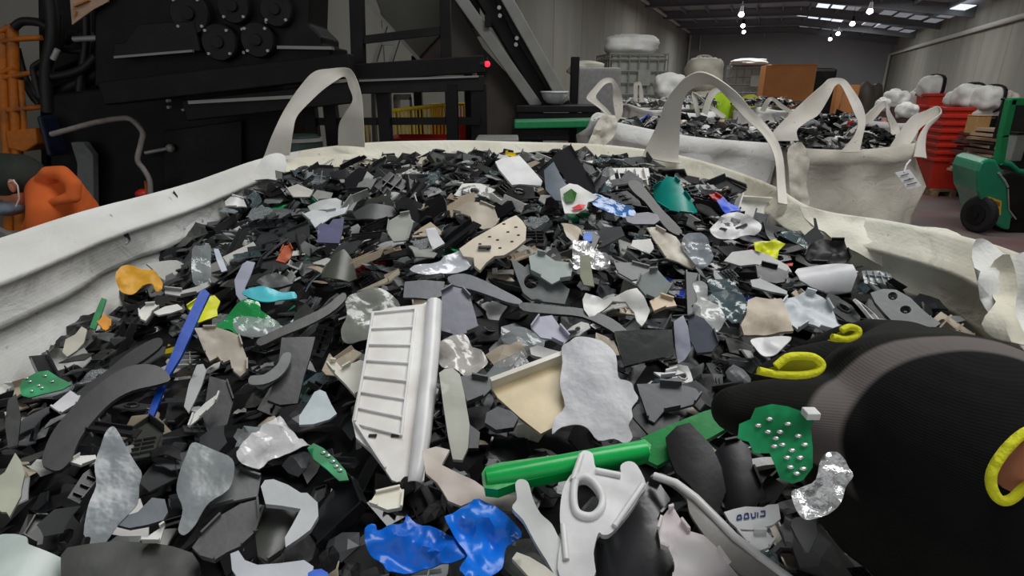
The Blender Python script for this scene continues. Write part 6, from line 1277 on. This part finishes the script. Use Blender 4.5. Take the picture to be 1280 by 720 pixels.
# orange access ladder at the far left
vl = VM+.35; t = thing('safety_ladder', 'orange access ladder with round hoops at the left edge', 'ladder', (PV(8, 150, vl).x, vl, 0))
for pts in ([(3, 38), (6, 120), (10, 200), (12, 330)], [(15, 32), (18, 110), (22, 200), (26, 330)]):
    m = MB(); m.tube([PV(x, y, vl) for x, y in pts], .036, 8); m.build('stile', M['orangep'], t, smooth=True)
for pts in ([(3, 52), (20, 49), (52, 47)], [(5, 97), (22, 94), (58, 88)], [(10, 138), (28, 136), (56, 133)], [(-20, 55), (3, 38), (15, 32)], [(-20, 110), (4, 90), (18, 84)], [(14, 172), (30, 168), (46, 164)], [(26, 100), (30, 150), (30, 180)]):
    m = MB(); m.tube([PV(x, y, vl-.02) for x, y in pts], .018, 8); m.build('rung', M['orangep'], t, smooth=True)
m = MB(); pr_px(m, [(6, 164), (44, 160), (46, 180), (30, 190), (10, 186)], vl-.04, .3); m.build('foot_bracket', M['orangep'], t, bevel=.01)
# pale bench and screen behind the worker
m = MB(); a = PZ(-10, 330, .0); pr_px(m, [(-60, 262), (6, 292), (20, 304), (-60, 304)], V0-.45, .03); o = m.build('grey_board', mat('grey_board', (92, 94, 92), .7)); tag(o, 'plain grey board in front of the bending worker', 'board')
m = MB(); pr_px(m, [(-80, 300), (8, 305), (12, 312), (-10, 330), (-80, 360)], V0-.5, .2); o = m.build('work_bench', mat('worn_bench', (100, 100, 94), .7)); tag(o, 'grey work bench edge in front of the bending worker', 'bench')
# ------------------------------------------------------------------ platform frame
VF = 4.1
t = thing('steel_platform', 'black steel platform frame with tall posts and rails, right of the shredder', 'platform', (PV(520, 150, VF).x, VF+.4, 0))
def post(x0, y0, x1, y1, v_, w_): m = MB(); a, b = PV(x0, y0, v_), PV(x1, y1, v_); b.x = b.x; m.bar(a, b, w_, w_); m.build('post', M['black'], t, bevel=.004)
post(445, -40, 449, 92, VF, .085); post(556, -40, 558, 80, VF+.1, .07)
for x, v_ in ((478, VF), (564, VF+.05), (598, VF+.1), (410, VF), (384, VF)): 
    a = PV(x, 104, v_); m = MB(); m.bar((a.x, v_, 0), (a.x, v_, a.z), .085 if x != 598 else .11, .085); m.build('leg', M['black'], t, bevel=.004)
m = MB(); m.bar(PV(453, 50, VF), PV(554, 38, VF+.1), .045, .05); m.build('guard_rail', M['black'], t)
m = MB(); m.bar(PV(438, 92, VF-.02), PV(604, 80, VF+.1), .12, .11); m.build('deck_beam', M['black'], t, bevel=.005)
m = MB(); m.bar(PV(440, 108, VF-.05), PV(604, 104, VF+.1), .10, .10); m.build('lower_beam', M['black2'], t, bevel=.005)
m = MB(); m.bar(PV(449, 101, VF-.11), PV(598, 95.5, VF+.04), .02, .012); m.build('worn_edge', M['greysteel'], t)
m = MB(); m.bar(PV(375, 152, VF), PV(600, 151, VF+.05), .04, .05); m.build('cross_rail', M['black'], t)
m = MB(); a = PV(-0+590, 90, VF); pr_px(m, [(438, 85), (604, 74), (604, 78), (438, 89)], VF+.05, .9); m.build('deck_plate', M['black'], t)
a = PV(609, 80, VF+.05); t3 = thing('signal_lamp', 'small red signal lamp at the end of the platform beam', 'lamp', a)
m = MB(); m.blob(a, (.02, .02, .02), 10, 8, .0); m.build('lamp_lens', M['redlamp'], t3, smooth=True); m = MB(); m.cyl(a+Vector((-.05, 0, 0)), a+Vector((-.015, 0, 0)), .02, 10); m.cyl(a+Vector((0, 0, .01)), a+Vector((0, 0, .045)), .008, 8); m.build('lamp_socket', M['rubber'], t3)
# ------------------------------------------------------------------ chute and inclined conveyor behind
VC = 5.6
t = thing('steel_chute', 'large olive grey sloping chute behind the black posts', 'chute', (PV(520, 80, VC).x, VC, 0))
m = MB(); pr_px(m, [(448, -60), (600, -60), (600, 34), (554, 40), (522, 74), (502, 50), (478, 22)], VC, .9); m.build('chute_wall', M['olive'], t, bevel=.01)
m = MB(); pr_px(m, [(499, 49), (554, 28), (590, 40), (590, 92), (540, 92), (526, 76)], VC+.05, .7); m.build('chute_flank', M['maroon'], t, bevel=.01)
m = MB(); m.bar(PV(453, -4, VC-.01), PV(527, 78, VC-.01), .03, .03); m.build('chute_edge', M['greysteel'], t)
for x in (520, 585):
    a = PV(x, 70, VC+.4); m = MB(); m.bar((a.x, a.y, 0), (a.x, a.y, a.z), .08, .08); m.build('support_leg', M['black2'], t)
t = thing('inclined_conveyor', 'inclined conveyor with pale side beams sloping down to the small table', 'conveyor', (PV(640, 100, VC).x, VC-.4, 0))
m = MB(); pr_px(m, [(552, -60), (566, -6), (604, 60), (672, 132), (672, 240), (596, 240), (596, 80), (552, 76)], VC-.5, .08); m.build('side_screen', M['brown'], t, bevel=.005)
m = MB(); m.bar(PV(556, -30, VC-.62), PV(672, 134, VC-.62), .14, .09); m.build('side_beam', M['greysteel'], t, bevel=.008)
m = MB(); pr_px(m, [(560, -60), (610, -60), (716, 134), (676, 134)], VC-.52, .5); m.build('belt_trough', M['black'], t, bevel=.01)
m = MB(); m.bar(PV(612, -40, VC-.64), PV(706, 128, VC-.64), .05, .09); m.build('side_beam', M['greysteel'], t, bevel=.008)
m = MB(); pr_px(m, [(590, -60), (612, -60), (650, 18), (656, 40), (700, 116), (690, 122), (640, 40)], VC-.58, .1); m.build('guard_plate', M['black2'], t)
for x, y in ((624, 10), (625, 20), (613, -5), (646, 48), (645, 56)):
    p = PV(x, y, VC-.66); m = MB(); m.cyl(p, p+Vector((0, -.03, 0)), .016, 8); m.build('bolt_head', M['steel'], t)
p = PV(610, 26, VC-.70); m = MB(); m.box(p, (.05, .06, .09)); m.build('bracket', M['black'], t)
m = MB(); m.bar(PV(672, 134, VC-.3), Vector((PV(672, 134, VC-.3).x, VC-.3, 0)), .1, .1); m.build('foot', M['black2'], t)
# small grey step ladder leaning behind the platform
t = thing('step_ladder', 'small grey ladder leaning behind the black guard rail', 'ladder', (PV(485, 80, VC-.6).x, VC-.6, 0)); vq = VC-.6
for pts in (((482, 32), (466, 86)), ((498, 48), (486, 86))): m = MB(); m.bar(PV(*pts[0], vq), PV(*pts[1], vq), .055, .03); m.build('stile', M['greysteel'], t)
for y, x0, x1 in ((54, 477, 495), (80, 468, 488)): m = MB(); m.bar(PV(x0, y, vq), PV(x1, y, vq), .03, .03); m.build('rung', M['greysteel'], t)
a, b = PV(466, 86, vq), PV(486, 86, vq)
for q in (a, b): m = MB(); m.bar(q, Vector((q.x-.1, vq, 0)), .055, .03); m.build('stile', M['greysteel'], t)
# yellow barriers and red bins seen through the frame
VB = 5.9
def barrier(x0, y0, x1, y1, yb, n, label, v0=VB, v1=VB):
    t = thing('crowd_barrier', label, 'barrier', (PV(x0, y0, v0).x, v0, 0)); a, b = PV(x0, y0, v0), PV(x1, y1, v1); zb_ = PV(x0, yb, v0).z
    m = MB(); m.tube([Vector((a.x, a.y, zb_)), a, b, Vector((b.x, b.y, zb_)), Vector((a.x, a.y, zb_))], .022, 8); m.build('tube_frame', M['yellowp'], t, smooth=True)
    for i in range(1, n):
        p = a.lerp(b, i/n); m = MB(); m.tube([Vector((p.x, p.y, zb_)), p], .010, 6); m.build('bar', M['yellowp'], t)
    for p in (a, b): m = MB(); m.bar(Vector((p.x, p.y-.25, .03)), Vector((p.x, p.y+.25, .03)), .05, .05); m.bar(Vector((p.x, p.y, 0.03)), Vector((p.x, p.y, zb_)), .04, .04); m.build('foot', M['yellowp'], t)
barrier(484, 139, 556, 131, 176, 16, 'yellow tube barrier with thin bars seen through the platform frame, longest')
barrier(540, 131, 580, 130, 172, 9, 'yellow tube barrier at the right, partly before the red bin', VB+.5, VB+.6)
barrier(412, 150, 470, 150, 190, 12, 'low yellow barrier behind the left carry handle', VB-.3, VB-.3)
def bin_(x0, y0, x1, y1, v_, dpt, label):
    a, b = PV(x0, y0, v_), PV(x1, y1, v_); t = thing('red_bin', label, 'bin', ((a.x+b.x)/2, v_+dpt/2, 0)); w_ = abs(b.x-a.x); zt = a.z; zb_ = max(.0, b.z)
    m = MB(); cx = (a.x+b.x)/2; cy = v_+dpt/2
    o_ = lambda k, z: [Vector((cx+sx_*w_/2*k, cy+sy_*dpt/2*k, z)) for sx_, sy_ in ((-1, -1), (1, -1), (1, 1), (-1, 1))]
    m.add(o_(.85, 0)+o_(1, zt)+o_(.93, zt)+o_(.78, .05), [(3, 2, 1, 0)]+[(i, (i+1) % 4, 4+(i+1) % 4, 4+i) for i in range(4)]+[(4+i, 4+(i+1) % 4, 8+(i+1) % 4, 8+i) for i in range(4)]+[(8+i, 8+(i+1) % 4, 12+(i+1) % 4, 12+i) for i in range(4)]+[(12, 13, 14, 15)])
    m.build('bin_body', M['redp'], t, bevel=.01)
    m = MB(); m.tube([p+Vector((0, 0, 0)) for p in o_(1.02, zt)]+[o_(1.02, zt)[0]], .02, 6); m.build('bin_rim', M['redp'], t)
bin_(539, 150, 590, 175, VB+.3, .5, 'bright red bin under the right yellow barrier')
bin_(484, 176, 566, 190, VB-1.0, .5, 'dark red bin low behind the far rim of the front bag')
a = PV(506, 121, VB+.8); m = MB(); m.box((a.x, a.y, a.z), (.2, .3, .06)); m.box((a.x-.09, a.y, a.z/2), (.03, .3, a.z)); m.box((a.x+.09, a.y, a.z/2), (.03, .3, a.z)); tag(m.build('grey_shelf', M['steel']), 'small pale grey shelf above the yellow barriers', 'shelf')
a = PV(416, 106, VB); m = MB(); m.box((a.x, a.y, a.z), (.12, .08, .18)); m.box((a.x, a.y, a.z-.13), (.12, .09, .04)); m.bar((a.x, a.y+.05, 0), (a.x, a.y+.05, a.z+.09), .04, .04); tag(m.build('grey_switch_box', M['greysteel'], bevel=.01), 'grey switch box seen inside the left carry handle', 'switch box')
t = thing('waste_drum', 'dark round drum behind the left carry handle', 'drum', (PV(375, 200, 3.6).x, 3.6, 0)); a = PV(375, 168, 3.6)
m = MB(); m.tube([(a.x, 3.6, 0), (a.x, 3.6, a.z-.03), (a.x, 3.6, a.z)], [.13, .13, .10], 24); m.build('drum_body', mat('dark_green_drum', (34, 48, 44), .4), t, smooth=False, bevel=.01)
m = MB(); m.tube([(a.x, 3.6, a.z-.04), (a.x, 3.6, a.z-.02)], .138, 24); m.build('drum_band', M['greysteel'], t)
# small dark table with a white bowl-like helmet, and the green bench
VT = 4.6
t = thing('steel_table', 'low dark steel table carrying a white helmet', 'table', (PV(700, 140, VT).x, VT+.3, 0)); a0, a1 = PV(645, 137, VT), PV(752, 131, VT)
m = MB(); zt = PV(700, 133, VT).z; m.box(((a0.x+a1.x)/2, VT+.32, zt-.02), (a1.x-a0.x, .62, .05)); m.build('table_top', M['black2'], t, bevel=.005)
m = MB(); m.box(((a0.x+a1.x)/2, VT+.05, zt-.1), (a1.x-a0.x-.04, .05, .1)); m.build('apron', M['black'], t)
for x in (a0.x+.05, a1.x-.05):
    for y in (VT+.05, VT+.58): m = MB(); m.bar((x, y, 0), (x, y, zt-.04), .06, .06); m.build('leg', M['black'], t)
c = PV(693, 122, VT+.2); c.z = zt+.075; t = thing('hard_hat', 'white hard hat lying upside down on the small dark table', 'helmet', (c.x, c.y, zt))
m = MB(); vs = []; nu, nv = 24, 8
for j in range(nv+1):
    th = PI/2*j/nv
    for i in range(nu): ph = 2*PI*i/nu; vs.append((c.x+.10*math.cos(ph)*math.cos(th)*1.05, c.y+.12*math.sin(ph)*math.cos(th), c.z+.03-.10*math.sin(th)))
m.add(vs, [(j*nu+i, j*nu+(i+1) % nu, (j+1)*nu+(i+1) % nu, (j+1)*nu+i) for j in range(nv) for i in range(nu)]); o = m.build('shell', M['white'], t, smooth=True); sd_ = o.modifiers.new('s', 'SOLIDIFY'); sd_.thickness = .004
m = MB(); m.tube([(c.x+.107*math.cos(2*PI*i/24), c.y+.125*math.sin(2*PI*i/24), c.z+.03) for i in range(25)], .008, 6, caps=False); m.box((c.x+.02, c.y-.14, c.z+.03), (.12, .05, .006)); m.build('brim', M['white'], t, smooth=True)
m = MB(); m.tube([(c.x+.09*math.cos(2*PI*i/16), c.y+.10*math.sin(2*PI*i/16), c.z+.01) for i in range(17)], .008, 6, caps=False); m.build('headband', M['rubber'], t)
VG = 3.9; t = thing('green_bench', 'green steel trestle in front of the small dark table', 'trestle', (PV(695, 170, VG).x, VG+.2, 0)); a0, a1 = PV(643, 156, VG), PV(746, 154, VG)
m = MB(); m.bar(a0+Vector((0, .1, 0)), a1+Vector((0, .1, 0)), .26, .05); m.build('top_beam', M['greenp'], t, bevel=.008)
for x in (a1.x-.07, a0.x+.07): m = MB(); m.bar((x, VG+.1, a0.z-.02), (x-.06, VG+.1, 0), .1, .05); m.build('leg', M['greenp'], t, bevel=.004)
m = MB(); bx_px(m, 640, 160, 712, 176, VG+.02, VG+.3); m.build('grey_drawer', M['black2'], t, bevel=.01)
# pieces of machinery between rim and frame
a = PV(622, 174, 3.6); m = MB(); m.box((a.x, a.y, a.z/2), (.22, .3, a.z)); m.box((a.x, a.y, a.z), (.26, .32, .03)); tag(m.build('grey_step', M['greysteel'], bevel=.008), 'pale grey step block behind the far rim, below the brown screen', 'step')
